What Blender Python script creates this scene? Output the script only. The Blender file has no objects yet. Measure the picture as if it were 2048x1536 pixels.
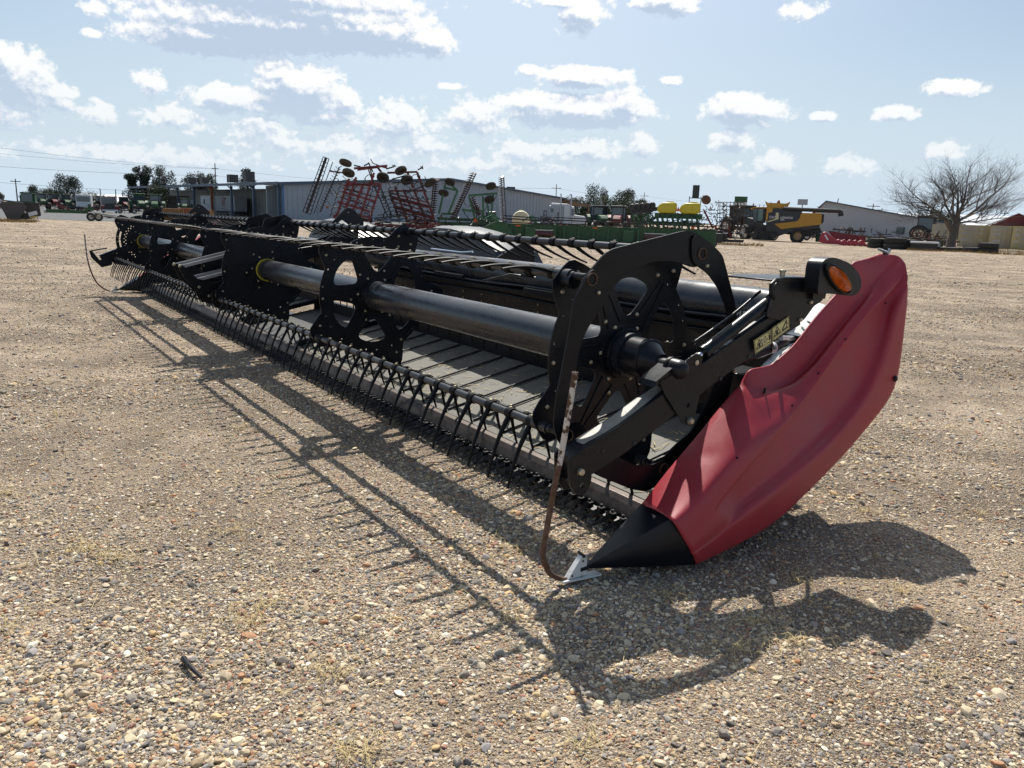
import bpy, bmesh, math, random
import numpy as np
from math import sin, cos, pi, radians, atan2, hypot, sqrt
from mathutils import Vector, Matrix
random.seed(7); rng = np.random.default_rng(11)
sc = bpy.context.scene
COL = sc.collection

# ------------------------------------------------------------------ camera
CAM_H = 1.5
pitch, roll = radians(12.2), radians(1.92)
fw = Vector((0, cos(pitch), -sin(pitch))); rt = Vector((1, 0, 0)); up = rt.cross(fw)
r2 = rt*cos(roll) + up*sin(roll); u2 = -rt*sin(roll) + up*cos(roll)
cd = bpy.data.cameras.new('camera'); cd.sensor_width = 36; cd.lens = 27.04
cd.clip_start = 0.05; cd.clip_end = 6000
cam = bpy.data.objects.new('camera', cd); COL.objects.link(cam); sc.camera = cam
M = Matrix.Identity(4)
for i in range(3): M[i][0] = r2[i]; M[i][1] = u2[i]; M[i][2] = -fw[i]
M[2][3] = CAM_H; cam.matrix_world = M

# ------------------------------------------------------------------ light
UX, BX = Vector((-.5745, .8185, 0)), Vector((.8185, .5745, 0))      # header axes: along, backward
SUN = (UX*.626 + BX*.40 + Vector((0, 0, 1))).normalized()
EL = math.asin(SUN.z); AZ = atan2(SUN.x, SUN.y)
sl = bpy.data.lights.new('sun', 'SUN'); sl.energy = 5.0; sl.angle = radians(.42); sl.color = (1, .95, .87)
so = bpy.data.objects.new('sun', sl); COL.objects.link(so); so.rotation_euler = SUN.to_track_quat('Z', 'Y').to_euler()
so.location = (0, 0, 60)
sc.view_settings.view_transform = 'Standard'; sc.view_settings.look = 'None'
cy = sc.cycles; cy.max_bounces = 6; cy.diffuse_bounces = 3; cy.glossy_bounces = 3; cy.transmission_bounces = 3; cy.transparent_max_bounces = 6
cy.use_adaptive_sampling = True; cy.adaptive_threshold = .03; cy.use_denoising = True; cy.caustics_reflective = False; cy.caustics_refractive = False
sc.view_settings.exposure = 0.22; sc.view_settings.gamma = 1

# cloud banks: azimuth, elevation of centre, half width, half height (degrees), weight
CLOUDS = [(-16.5,11.8,11.0,1.82,1.59),(-20.9,10.7,6.0,1.31,1.34),(-11.2,12.0,6.5,1.79,1.52),(-6.8,11.6,2.6,1.16,1.1),(-16.4,13.6,10.9,1.43,1.34),(-27.4,11.6,1.1,0.55,0.8),(-27.6,10.1,0.7,0.34,0.85),(-14.5,12.6,6.7,1.17,1.34),(-31.7,6.9,2.5,2.22,1.05),(-30.0,6.4,1.6,1.01,0.95),(-32.4,8.1,1.3,1.37,1.0),(-32.4,5.0,1.8,1.0,0.8),(-15.3,7.8,3.7,2.12,1.46),(-16.5,8.8,2.0,1.23,1.0),(-19.9,7.0,3.0,1.18,1.05),(-24.6,7.7,1.1,0.83,0.85),(-13.6,6.3,3.1,0.81,0.9),(-12.3,7.5,1.5,1.28,0.8),(-17.9,5.6,2.3,0.8,0.7),(-27.6,5.6,1.3,0.89,0.65),(-23.5,5.6,2.4,1.07,0.55),(-16.7,4.5,4.4,0.98,0.5),(-8.9,6.2,2.8,1.8,0.72),(-7.1,4.8,2.5,1.17,0.6),(-12.0,4.3,5.2,1.16,0.5),(3.9,9.7,3.6,0.89,1.34),(6.8,9.6,1.2,0.64,0.9),(0.5,10.0,1.0,0.45,0.8),(10.4,9.5,1.0,0.35,1.0),(-5.0,8.8,1.1,0.29,0.95),(3.8,7.4,5.9,1.37,1.4),(0.6,7.9,3.2,0.98,1.0),(7.1,7.8,2.2,1.46,1.1),(-3.3,6.8,2.8,1.48,0.8),(8.7,5.3,1.2,1.16,0.8),(5.0,4.9,2.8,1.01,0.7),(0.4,4.6,3.9,1.02,0.6),(15.4,7.6,3.2,1.2,1.15),(14.7,8.1,1.8,0.79,1.0),(14.8,5.7,1.9,0.88,1.05),(20.5,7.2,1.0,0.4,1.05),(24.7,7.3,1.6,0.6,1.05),(27.8,8.6,2.0,0.6,1.05),(27.3,8.8,1.2,0.52,0.9),(4.0,13.4,1.9,1.35,0.85),(9.5,14.4,2.5,1.11,1.25),(18.3,13.6,1.8,0.63,0.7),(17.5,4.3,1.8,0.91,0.65),(22.1,4.1,1.8,0.95,0.58),(27.9,5.0,1.5,0.75,0.62),(14.1,3.7,3.3,0.6,0.45),(2.8,14.3,3.4,0.45,0.8),(-2.1,3.6,10.7,0.62,0.45),(-24.9,3.2,9.5,0.78,0.45)]
def cloud_group():
    g = bpy.data.node_groups.new('cloud_field', 'ShaderNodeTree')
    g.interface.new_socket(name='P', in_out='INPUT', socket_type='NodeSocketVector')
    g.interface.new_socket(name='D', in_out='OUTPUT', socket_type='NodeSocketFloat')
    N, L = g.nodes, g.links
    gi = N.new('NodeGroupInput'); go = N.new('NodeGroupOutput')
    prev = None
    for (a, e, w, h, k) in CLOUDS:
        s = N.new('ShaderNodeVectorMath'); s.operation = 'SUBTRACT'; s.inputs[1].default_value = (a, e, 0); L.new(gi.outputs[0], s.inputs[0])
        m = N.new('ShaderNodeVectorMath'); m.operation = 'MULTIPLY'; m.inputs[1].default_value = (1/w, 1/h, 0); L.new(s.outputs[0], m.inputs[0])
        ln = N.new('ShaderNodeVectorMath'); ln.operation = 'LENGTH'; L.new(m.outputs[0], ln.inputs[0])
        q = N.new('ShaderNodeMath'); q.operation = 'MULTIPLY_ADD'; q.inputs[1].default_value = -k; q.inputs[2].default_value = k; L.new(ln.outputs['Value'], q.inputs[0])
        if prev is None: prev = q.outputs[0]
        else:
            x = N.new('ShaderNodeMath'); x.operation = 'SMOOTH_MAX'; x.inputs[2].default_value = .18
            L.new(prev, x.inputs[0]); L.new(q.outputs[0], x.inputs[1]); prev = x.outputs[0]
    sc1 = N.new('ShaderNodeVectorMath'); sc1.operation = 'MULTIPLY'; sc1.inputs[1].default_value = (.78, 1.0, 1); L.new(gi.outputs[0], sc1.inputs[0])
    n1 = N.new('ShaderNodeTexNoise'); n1.noise_dimensions = '2D'; n1.inputs['Scale'].default_value = .9; n1.inputs['Detail'].default_value = 7; n1.inputs['Roughness'].default_value = .66; n1.inputs['Distortion'].default_value = .15
    L.new(sc1.outputs[0], n1.inputs['Vector'])
    v1 = N.new('ShaderNodeTexVoronoi'); v1.feature = 'F1'; v1.voronoi_dimensions = '2D'; v1.inputs['Scale'].default_value = 1.6
    v1.inputs['Detail'].default_value = 2
    L.new(sc1.outputs[0], v1.inputs['Vector'])
    a1 = N.new('ShaderNodeMath'); a1.operation = 'MULTIPLY_ADD'; a1.inputs[1].default_value = 2.7; a1.inputs[2].default_value = -1.12; L.new(n1.outputs[0], a1.inputs[0])
    a2 = N.new('ShaderNodeMath'); a2.operation = 'MULTIPLY_ADD'; a2.inputs[1].default_value = -.55; L.new(v1.outputs['Distance'], a2.inputs[0]); L.new(a1.outputs[0], a2.inputs[2])
    a3 = N.new('ShaderNodeMath'); a3.operation = 'MULTIPLY_ADD'; a3.inputs[1].default_value = 2.1; L.new(prev, a3.inputs[0]); L.new(a2.outputs[0], a3.inputs[2])
    L.new(a3.outputs[0], go.inputs[0])
    return g
def build_world():
    w = bpy.data.worlds.new('World'); sc.world = w; w.use_nodes = True
    N, L = w.node_tree.nodes, w.node_tree.links; N.clear()
    def math_(op, a=None, b=None, c=None, clamp=False):
        n = N.new('ShaderNodeMath'); n.operation = op; n.use_clamp = clamp
        for i, v in enumerate((a, b, c)):
            if v is None: continue
            if isinstance(v, (int, float)): n.inputs[i].default_value = v
            else: L.new(v, n.inputs[i])
        return n.outputs[0]
    tc = N.new('ShaderNodeTexCoord'); sep = N.new('ShaderNodeSeparateXYZ'); L.new(tc.outputs['Generated'], sep.inputs[0])
    az = math_('MULTIPLY', math_('ARCTAN2', sep.outputs[0], sep.outputs[1]), 57.2958)
    el = math_('MULTIPLY', math_('ARCSINE', sep.outputs[2]), 57.2958)
    cv = N.new('ShaderNodeCombineXYZ'); L.new(az, cv.inputs[0]); L.new(el, cv.inputs[1])
    g = cloud_group()
    c1 = N.new('ShaderNodeGroup'); c1.node_tree = g; L.new(cv.outputs[0], c1.inputs[0])
    sh = N.new('ShaderNodeVectorMath'); sh.operation = 'ADD'; sh.inputs[1].default_value = (.10, .34, 0); L.new(cv.outputs[0], sh.inputs[0])
    c2 = N.new('ShaderNodeGroup'); c2.node_tree = g; L.new(sh.outputs[0], c2.inputs[0])
    sh3 = N.new('ShaderNodeVectorMath'); sh3.operation = 'ADD'; sh3.inputs[1].default_value = (.2, 1.1, 0); L.new(cv.outputs[0], sh3.inputs[0])
    c3 = N.new('ShaderNodeGroup'); c3.node_tree = g; L.new(sh3.outputs[0], c3.inputs[0])
    rel = math_('ADD', math_('MULTIPLY', math_('SUBTRACT', c2.outputs[0], c1.outputs[0]), .75), math_('MULTIPLY', math_('MAXIMUM', c3.outputs[0], -.3), .58))
    dens = N.new('ShaderNodeMapRange'); dens.interpolation_type = 'SMOOTHSTEP'; L.new(c1.outputs[0], dens.inputs[0]); dens.inputs[1].default_value = -.22; dens.inputs[2].default_value = .5
    shd = N.new('ShaderNodeMapRange'); shd.interpolation_type = 'SMOOTHSTEP'; L.new(rel, shd.inputs[0]); shd.inputs[1].default_value = -.25; shd.inputs[2].default_value = 1.0
    sky = N.new('ShaderNodeTexSky'); sky.sky_type = 'NISHITA'; sky.sun_disc = False
    sky.sun_elevation = EL; sky.sun_rotation = AZ; sky.air_density = 1.15; sky.dust_density = 1.3; sky.ozone_density = 2.2; sky.altitude = 60
    ramp = N.new('ShaderNodeValToRGB'); L.new(shd.outputs[0], ramp.inputs[0])
    e = ramp.color_ramp.elements; e[0].position = 0; e[0].color = (10.4, 10.4, 10.3, 1); e[1].position = 1; e[1].color = (5.2, 6.25, 7.8, 1)
    m = e.new(.4); m.color = (7.9, 8.4, 9.2, 1)
    # pale haze low over the horizon
    hz = N.new('ShaderNodeMapRange'); hz.interpolation_type = 'SMOOTHSTEP'; L.new(el, hz.inputs[0]); hz.inputs[1].default_value = 17; hz.inputs[2].default_value = -1
    hz.inputs[3].default_value = .06; hz.inputs[4].default_value = .97
    dp = N.new('ShaderNodeVectorMath'); dp.operation = 'DOT_PRODUCT'; L.new(tc.outputs['Generated'], dp.inputs[0]); dp.inputs[1].default_value = tuple(SUN)
    gl = N.new('ShaderNodeMapRange'); gl.interpolation_type = 'SMOOTHSTEP'; L.new(dp.outputs['Value'], gl.inputs[0]); gl.inputs[1].default_value = .62; gl.inputs[2].default_value = 1.0; gl.inputs[4].default_value = .9
    mh = N.new('ShaderNodeMixRGB'); L.new(hz.outputs[0], mh.inputs[0]); L.new(sky.outputs[0], mh.inputs[1]); mh.inputs[2].default_value = (6.3, 7.65, 9.0, 1)
    elf = N.new('ShaderNodeMapRange'); L.new(el, elf.inputs[0]); elf.inputs[1].default_value = 0; elf.inputs[2].default_value = 9; elf.inputs[3].default_value = .25; elf.inputs[4].default_value = .95
    fac = math_('MULTIPLY', dens.outputs[0], elf.outputs[0])
    mx = N.new('ShaderNodeMixRGB'); L.new(fac, mx.inputs[0]); mg = N.new('ShaderNodeMixRGB'); L.new(gl.outputs[0], mg.inputs[0]); L.new(mh.outputs[0], mg.inputs[1]); mg.inputs[2].default_value = (9.5, 10.3, 11.0, 1); L.new(mg.outputs[0], mx.inputs[1]); L.new(ramp.outputs[0], mx.inputs[2])
    bg = N.new('ShaderNodeBackground'); bg.inputs[1].default_value = .086; L.new(mx.outputs[0], bg.inputs[0])
    out = N.new('ShaderNodeOutputWorld'); L.new(bg.outputs[0], out.inputs[0])
    w.cycles.sampling_method = 'NONE'
build_world()

# ------------------------------------------------------------------ materials
MATS = {}
def mat(name, col, rough=.5, metal=0, noise=0, nscale=6, col2=None, bump=0, bscale=60, spec=.5, coat=0, dust=0, thr=(.4, .65), emit=0, trans=0):
    if name in MATS: return MATS[name]
    m = bpy.data.materials.new(name); m.use_nodes = True; N, L = m.node_tree.nodes, m.node_tree.links
    b = N['Principled BSDF']; b.inputs['Roughness'].default_value = rough; b.inputs['Metallic'].default_value = metal
    b.inputs['Specular IOR Level'].default_value = spec; b.inputs['Coat Weight'].default_value = coat
    b.inputs['Transmission Weight'].default_value = trans
    c = tuple(col) + (1,)
    b.inputs['Base Color'].default_value = c
    tc = N.new('ShaderNodeTexCoord'); src = tc.outputs['Object']
    cur = None
    if col2 is not None or noise:
        n = N.new('ShaderNodeTexNoise'); n.inputs['Scale'].default_value = nscale; n.inputs['Detail'].default_value = 8; n.inputs['Roughness'].default_value = .65
        L.new(src, n.inputs['Vector'])
        mr = N.new('ShaderNodeMapRange'); L.new(n.outputs[0], mr.inputs[0]); mr.inputs[1].default_value = thr[0]; mr.inputs[2].default_value = thr[1]
        mx = N.new('ShaderNodeMixRGB'); L.new(mr.outputs[0], mx.inputs[0]); mx.inputs[1].default_value = c
        mx.inputs[2].default_value = (tuple(col2) + (1,)) if col2 is not None else tuple(min(1, x*(1+noise)) for x in col) + (1,)
        L.new(mx.outputs[0], b.inputs['Base Color']); cur = mx.outputs[0]
        ro = N.new('ShaderNodeMapRange'); L.new(n.outputs[0], ro.inputs[0]); ro.inputs[1].default_value = .3; ro.inputs[2].default_value = .7
        ro.inputs[3].default_value = max(.05, rough-.08); ro.inputs[4].default_value = min(1, rough+.12); L.new(ro.outputs[0], b.inputs['Roughness'])
    if dust:
        n2 = N.new('ShaderNodeTexNoise'); n2.inputs['Scale'].default_value = 17; n2.inputs['Detail'].default_value = 10; n2.inputs['Roughness'].default_value = .75
        L.new(src, n2.inputs['Vector'])
        m2 = N.new('ShaderNodeMapRange'); L.new(n2.outputs[0], m2.inputs[0]); m2.inputs[1].default_value = .42; m2.inputs[2].default_value = .78; m2.inputs[4].default_value = dust
        mx2 = N.new('ShaderNodeMixRGB'); L.new(m2.outputs[0], mx2.inputs[0]); mx2.inputs[2].default_value = (.17, .15, .12, 1)
        if cur: L.new(cur, mx2.inputs[1])
        else: mx2.inputs[1].default_value = c
        L.new(mx2.outputs[0], b.inputs['Base Color'])
    if bump:
        nb = N.new('ShaderNodeTexNoise'); nb.inputs['Scale'].default_value = bscale; nb.inputs['Detail'].default_value = 4; L.new(src, nb.inputs['Vector'])
        bp = N.new('ShaderNodeBump'); bp.inputs['Strength'].default_value = bump; bp.inputs['Distance'].default_value = .002; L.new(nb.outputs[0], bp.inputs['Height']); L.new(bp.outputs[0], b.inputs['Normal'])
    if emit: b.inputs['Emission Color'].default_value = c; b.inputs['Emission Strength'].default_value = emit
    MATS[name] = m; return m
BLK = mat('black_paint', (.005, .007, .011), .30, dust=.07, noise=.5, nscale=3, spec=.28)
BLKM = mat('black_paint_matt', (.0065, .0072, .0095), .36, dust=.05, spec=.22)
TUBE = mat('black_tube_paint', (.014, .017, .023), .27, dust=.16, noise=.6, nscale=5)
BATM = mat('dark_bat_tube', (.024, .027, .031), .36, dust=.2)
PLAS = mat('black_plastic', (.008, .009, .012), .38, bump=.2, bscale=220, dust=.06, spec=.3)
TINE = mat('tine_plastic', (.0055, .006, .0075), .5, spec=.12, dust=.02)
BOLT = mat('zinc_bolt', (.42, .38, .28), .38, .85, noise=.4, nscale=30)
CHROME = mat('chrome_rod', (.75, .76, .78), .12, 1)
RED = mat('red_moulded_plastic', (.34, .022, .036), .42, noise=.16, nscale=4, bump=.3, bscale=260, dust=.10, spec=.5)
AMBER = mat('amber_lens', (.42, .085, .004), .2, coat=.3, bump=.5, bscale=90, noise=.7, nscale=28)
CANV = mat('draper_canvas', (.095, .092, .075), .7, col2=(.15, .143, .118), nscale=3.2, thr=(.36, .62), bump=.4, bscale=60, dust=.45)
SLAT = mat('draper_slat', (.02, .02, .022), .6, dust=.3)
WORN = mat('worn_steel', (.10, .075, .062), .42, .4, col2=(.045, .030, .022), nscale=14, bump=.4, bscale=60, dust=.3)
GRDM = mat('guard_steel', (.018, .018, .02), .38, .3, dust=.25)
ROD = mat('rusty_white_rod', (.09, .045, .025), .75, col2=(.62, .57, .52), nscale=22, thr=(.47, .5), bump=.5, bscale=80)
RUST = mat('rusted_steel', (.085, .04, .022), .8, col2=(.16, .10, .07), nscale=25, bump=.5, bscale=90)
WHT = mat('white_paint', (.72, .72, .70), .4, col2=(.4, .36, .31), nscale=30, thr=(.55, .75))
GALV = mat('galvanised_sheet', (.72, .72, .70), .45, .1, noise=.15, nscale=12)
DEC = mat('yellow_decal', (.70, .62, .28), .45)
DECK = mat('decal_ink', (.015, .015, .015), .5)
LETT = mat('white_lettering', (.8, .8, .8), .5)
YRING = mat('yellow_ring', (.55, .45, .04), .5)
# background paints
GRN = mat('green_paint', (.012, .065, .02), .45, noise=.6, dust=.15)
GRN2 = mat('faded_green_paint', (.04, .12, .055), .5, noise=.4)
REDP = mat('red_machine_paint', (.13, .014, .018), .5, noise=.6, dust=.2)
YEL = mat('yellow_paint', (.62, .50, .03), .4)
CATY = mat('ochre_yellow_paint', (.48, .25, .025), .45, noise=.15)
DARK = mat('dark_machine', (.02, .02, .022), .55, dust=.3)
RUB = mat('tyre_rubber', (.018, .018, .018), .75, dust=.45)
RUBD = mat('dusty_tyre_rubber', (.06, .052, .042), .85)
GLS = mat('cab_glass', (.05, .075, .08), .08, spec=.8)
SILV = mat('bare_steel', (.42, .43, .44), .35, .6)
ORG = mat('orange_paint', (.36, .15, .03), .6, col2=(.16, .05, .02), nscale=3)
RSTO = mat('orange_rust', (.22, .07, .025), .8, noise=.4)
WHTM = mat('machine_white', (.68, .69, .69), .4)
CREAM = mat('cream_tank', (.68, .60, .40), .45)
CORR = mat('metal_siding', (.40, .41, .43), .5, noise=.06, nscale=.3)
CORR2 = mat('siding_in_recess', (.42, .43, .42), .6, noise=.06, nscale=.3)
ROOFM = mat('grey_roof_sheet', (.30, .33, .36), .5)
TRIM = mat('blue_grey_trim', (.085, .12, .165), .5)
ROOFW = mat('pale_roof_sheet', (.62, .64, .66), .45)
BARNR = mat('barn_red', (.22, .04, .035), .7)
CONT = mat('container_beige', (.43, .38, .26), .6, noise=.1, nscale=1)
CONTY = mat('container_yellow', (.48, .40, .19), .6, noise=.1, nscale=1)
WOOD = mat('pole_wood', (.10, .085, .07), .85)
WIRE = mat('wire', (.06, .065, .07), .6)
BARK = mat('bark', (.10, .085, .07), .9, noise=.5)
STRAW = mat('dry_straw', (.46, .36, .17), .8, noise=.4, nscale=40)
RHUB = mat('rim_yellow', (.55, .40, .05), .5)
RHUW = mat('rim_white', (.6, .58, .52), .5)
ORS = mat('orange_sign', (.75, .12, .01), .5)
TINT = mat('dull_wall', (.20, .18, .17), .8)

# ------------------------------------------------------------------ mesh builder
class MB:
    def __init__(s): s.v = []; s.f = []; s.m = []
    def add(s, v, f, mi=0):
        o = len(s.v); s.v += [tuple(p) for p in v]; s.f += [tuple(i+o for i in q) for q in f]; s.m += [mi]*len(f); return s
    def box(s, c, d, mi=0, R=None):
        x, y, z = (a/2 for a in d)
        V = [Vector((i*x, j*y, k*z)) for i in (-1, 1) for j in (-1, 1) for k in (-1, 1)]
        if R is not None: V = [R @ p for p in V]
        return s.add([p+Vector(c) for p in V], [(0,1,3,2),(4,6,7,5),(0,4,5,1),(2,3,7,6),(0,2,6,4),(1,5,7,3)], mi)
    def bx(s, x0, x1, y0, y1, z0, z1, mi=0): return s.box(((x0+x1)/2, (y0+y1)/2, (z0+z1)/2), (abs(x1-x0), abs(y1-y0), abs(z1-z0)), mi)
    def beam(s, a, b, w, h=None, mi=0, upv=(0, 0, 1)):
        a, b = Vector(a), Vector(b); h = h or w; d = (b-a)
        if d.length < 1e-6: return s
        d.normalize(); U = Vector(upv)
        if abs(d.dot(U)) > .98: U = Vector((0, 1, 0))
        X = d.cross(U).normalized(); Y = X.cross(d)
        V = [p+X*i*w/2+Y*j*h/2 for p in (a, b) for i, j in ((-1,-1),(1,-1),(1,1),(-1,1))]
        return s.add(V, [(0,1,2,3),(7,6,5,4),(0,4,5,1),(1,5,6,2),(2,6,7,3),(3,7,4,0)], mi)
    def path(s, P, r, n=8, mi=0, cap=True):
        P = [Vector(p) for p in P]; R = r if isinstance(r, (list, tuple)) else [r]*len(P)
        V = []; F = []; X = None
        for i, p in enumerate(P):
            d = (P[min(i+1, len(P)-1)] - P[max(i-1, 0)]).normalized()
            if X is None:
                X = d.cross(Vector((0, 0, 1)) if abs(d.z) < .95 else Vector((0, 1, 0))).normalized()
            else: X = (X - d*X.dot(d)).normalized()
            Y = d.cross(X)
            for k in range(n): a = 2*pi*k/n; V.append(p + (X*cos(a)+Y*sin(a))*R[i])
        for i in range(len(P)-1):
            for k in range(n): F.append((i*n+k, i*n+(k+1) % n, (i+1)*n+(k+1) % n, (i+1)*n+k))
        if cap: F.append(tuple(range(n))[::-1]); F.append(tuple(range((len(P)-1)*n, len(P)*n)))
        return s.add(V, F, mi)
    def cyl(s, a, b, r, n=16, mi=0, r2=None): return s.path([a, b], [r, r if r2 is None else r2], n, mi)
    def prism(s, pts, fn, t0, t1, mi=0):
        n = len(pts); V = [fn(p[0], p[1], t0) for p in pts] + [fn(p[0], p[1], t1) for p in pts]
        return s.add(V, [tuple(range(n)), tuple(range(2*n-1, n-1, -1))] + [(i, (i+1) % n, n+(i+1) % n, n+i) for i in range(n)], mi)
    def lathe(s, prof, c, axis, n=24, mi=0):
        A = Vector(axis).normalized(); X = A.cross(Vector((0, 0, 1)) if abs(A.z) < .9 else Vector((1, 0, 0))).normalized(); Y = A.cross(X); c = Vector(c)
        V = [c + A*t + (X*cos(2*pi*k/n)+Y*sin(2*pi*k/n))*r for (r, t) in prof for k in range(n)]
        F = [(i*n+k, i*n+(k+1) % n, (i+1)*n+(k+1) % n, (i+1)*n+k) for i in range(len(prof)-1) for k in range(n)]
        m = len(prof)-1
        if prof[0][0] > 1e-4 and prof[-1][0] > 1e-4: F += [(m*n+k, m*n+(k+1) % n, (k+1) % n, k) for k in range(n)]
        elif prof[0][0] > 1e-4: F.append(tuple(range(n)))
        elif prof[-1][0] > 1e-4: F.append(tuple(range(m*n, m*n+n)))
        return s.add(V, F, mi)
    def mesh(s, name, mats, smooth=None, merge=False):
        me = bpy.data.meshes.new(name); me.from_pydata(s.v, [], s.f)
        mats = mats if isinstance(mats, (list, tuple)) else [mats]
        for m in mats: me.materials.append(m)
        if len(mats) > 1: me.polygons.foreach_set('material_index', s.m)
        bm = bmesh.new(); bm.from_mesh(me)
        if merge: bmesh.ops.remove_doubles(bm, verts=bm.verts, dist=1e-5)
        bmesh.ops.recalc_face_normals(bm, faces=bm.faces); bm.to_mesh(me); bm.free()
        if smooth is not None:
            me.polygons.foreach_set('use_smooth', [True]*len(me.polygons)); me.set_sharp_from_angle(angle=radians(smooth))
        me.update(); return me
    def obj(s, name, mats, parent=None, smooth=None, bevel=0, merge=False, seg=2):
        return link(name, s.mesh(name, mats, smooth, merge), parent, bevel, seg)
def link(name, me, parent=None, bevel=0, seg=2):
    o = bpy.data.objects.new(name, me); COL.objects.link(o)
    if parent: o.parent = parent
    if bevel:
        md = o.modifiers.new('bevel', 'BEVEL'); md.width = bevel; md.segments = seg; md.limit_method = 'ANGLE'; md.angle_limit = radians(40)
    return o
def tag(o, label, cat=None, group=None, kind=None):
    if label: o['label'] = label
    if cat: o['category'] = cat
    if group: o['group'] = group
    if kind: o['kind'] = kind
    return o
def thing(name, label, cat, loc=(0, 0, 0), rz=0, group=None):
    o = bpy.data.objects.new(name, None); COL.objects.link(o); o.location = loc; o.rotation_euler = (0, 0, rz); o.empty_display_size = .3
    return tag(o, label, cat, group)
def dup(root, loc=None, rz=None, label=None):
    r = root.copy(); COL.objects.link(r)
    if loc is not None: r.location = loc
    if rz is not None: r.rotation_euler = (0, 0, rz)
    if label: r['label'] = label
    for ch in list(root.children):
        c = ch.copy(); COL.objects.link(c); c.parent = r
        for g in list(ch.children): d = g.copy(); COL.objects.link(d); d.parent = c
    return r
def ring_loop(cx, cy, r, n=14): return [(cx+r*cos(2*pi*k/n), cy+r*sin(2*pi*k/n)) for k in range(n)]
def fill_plate(mb, loops, fn, t0, t1, mi=0):
    """flat plate from a closed outline (first loop) with holes, given thickness"""
    cu = bpy.data.curves.new('tmp', 'CURVE'); cu.dimensions = '2D'; cu.fill_mode = 'BOTH'; cu.extrude = .5
    for lp in loops:
        sp = cu.splines.new('POLY'); sp.points.add(len(lp)-1); sp.use_cyclic_u = True
        for p, q in zip(sp.points, lp): p.co = (q[0], q[1], 0, 1)
    o = bpy.data.objects.new('tmp', cu); COL.objects.link(o); bpy.context.view_layer.update()
    me = bpy.data.meshes.new_from_object(o)
    V = [fn(v.co.x, v.co.y, t0+(v.co.z+.5)*(t1-t0)) for v in me.vertices]; F = [tuple(p.vertices) for p in me.polygons]
    mb.add(V, F, mi); bpy.data.objects.remove(o); bpy.data.curves.remove(cu); bpy.data.meshes.remove(me)
    return mb
def fillet(pts, r=.04, n=4):
    out = []; N = len(pts)
    for i in range(N):
        p, a, b = Vector(pts[i]), Vector(pts[i-1]), Vector(pts[(i+1) % N])
        ra = min(r, (a-p).length*.45); rb = min(r, (b-p).length*.45)
        A = p+(a-p).normalized()*ra; B = p+(b-p).normalized()*rb
        for k in range(n+1):
            t = k/n; q = A*(1-t)**2 + p*2*t*(1-t) + B*t*t; out.append((q.x, q.y))
    return out
def text_mesh(txt, size, fn, mb, mi=0, depth=.002, shear=0):
    cu = bpy.data.curves.new('tmp', 'FONT'); cu.body = txt; cu.size = size; cu.extrude = .5; cu.shear = shear; cu.offset = size*.012
    o = bpy.data.objects.new('tmp', cu); COL.objects.link(o); bpy.context.view_layer.update()
    me = bpy.data.meshes.new_from_object(o)
    mb.add([fn(v.co.x, v.co.y, (v.co.z+.5)*depth) for v in me.vertices], [tuple(p.vertices) for p in me.polygons], mi)
    bpy.data.objects.remove(o); bpy.data.curves.remove(cu); bpy.data.meshes.remove(me)
def pol(az, d, z=0): a = radians(az); return (d*sin(a), d*cos(a), z)
def smooth_curve(P, n):
    P = [Vector(p) for p in P]; out = []; N = len(P)
    for i in range(n):
        t = i/(n-1)*(N-1); k = min(int(t), N-2); f = t-k
        p0, p1, p2, p3 = P[max(k-1, 0)], P[k], P[k+1], P[min(k+2, N-1)]
        out.append(.5*((2*p1)+(p2-p0)*f+(2*p0-5*p1+4*p2-p3)*f*f+(3*p1-p0-3*p2+p3)*f**3))
    return out

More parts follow.
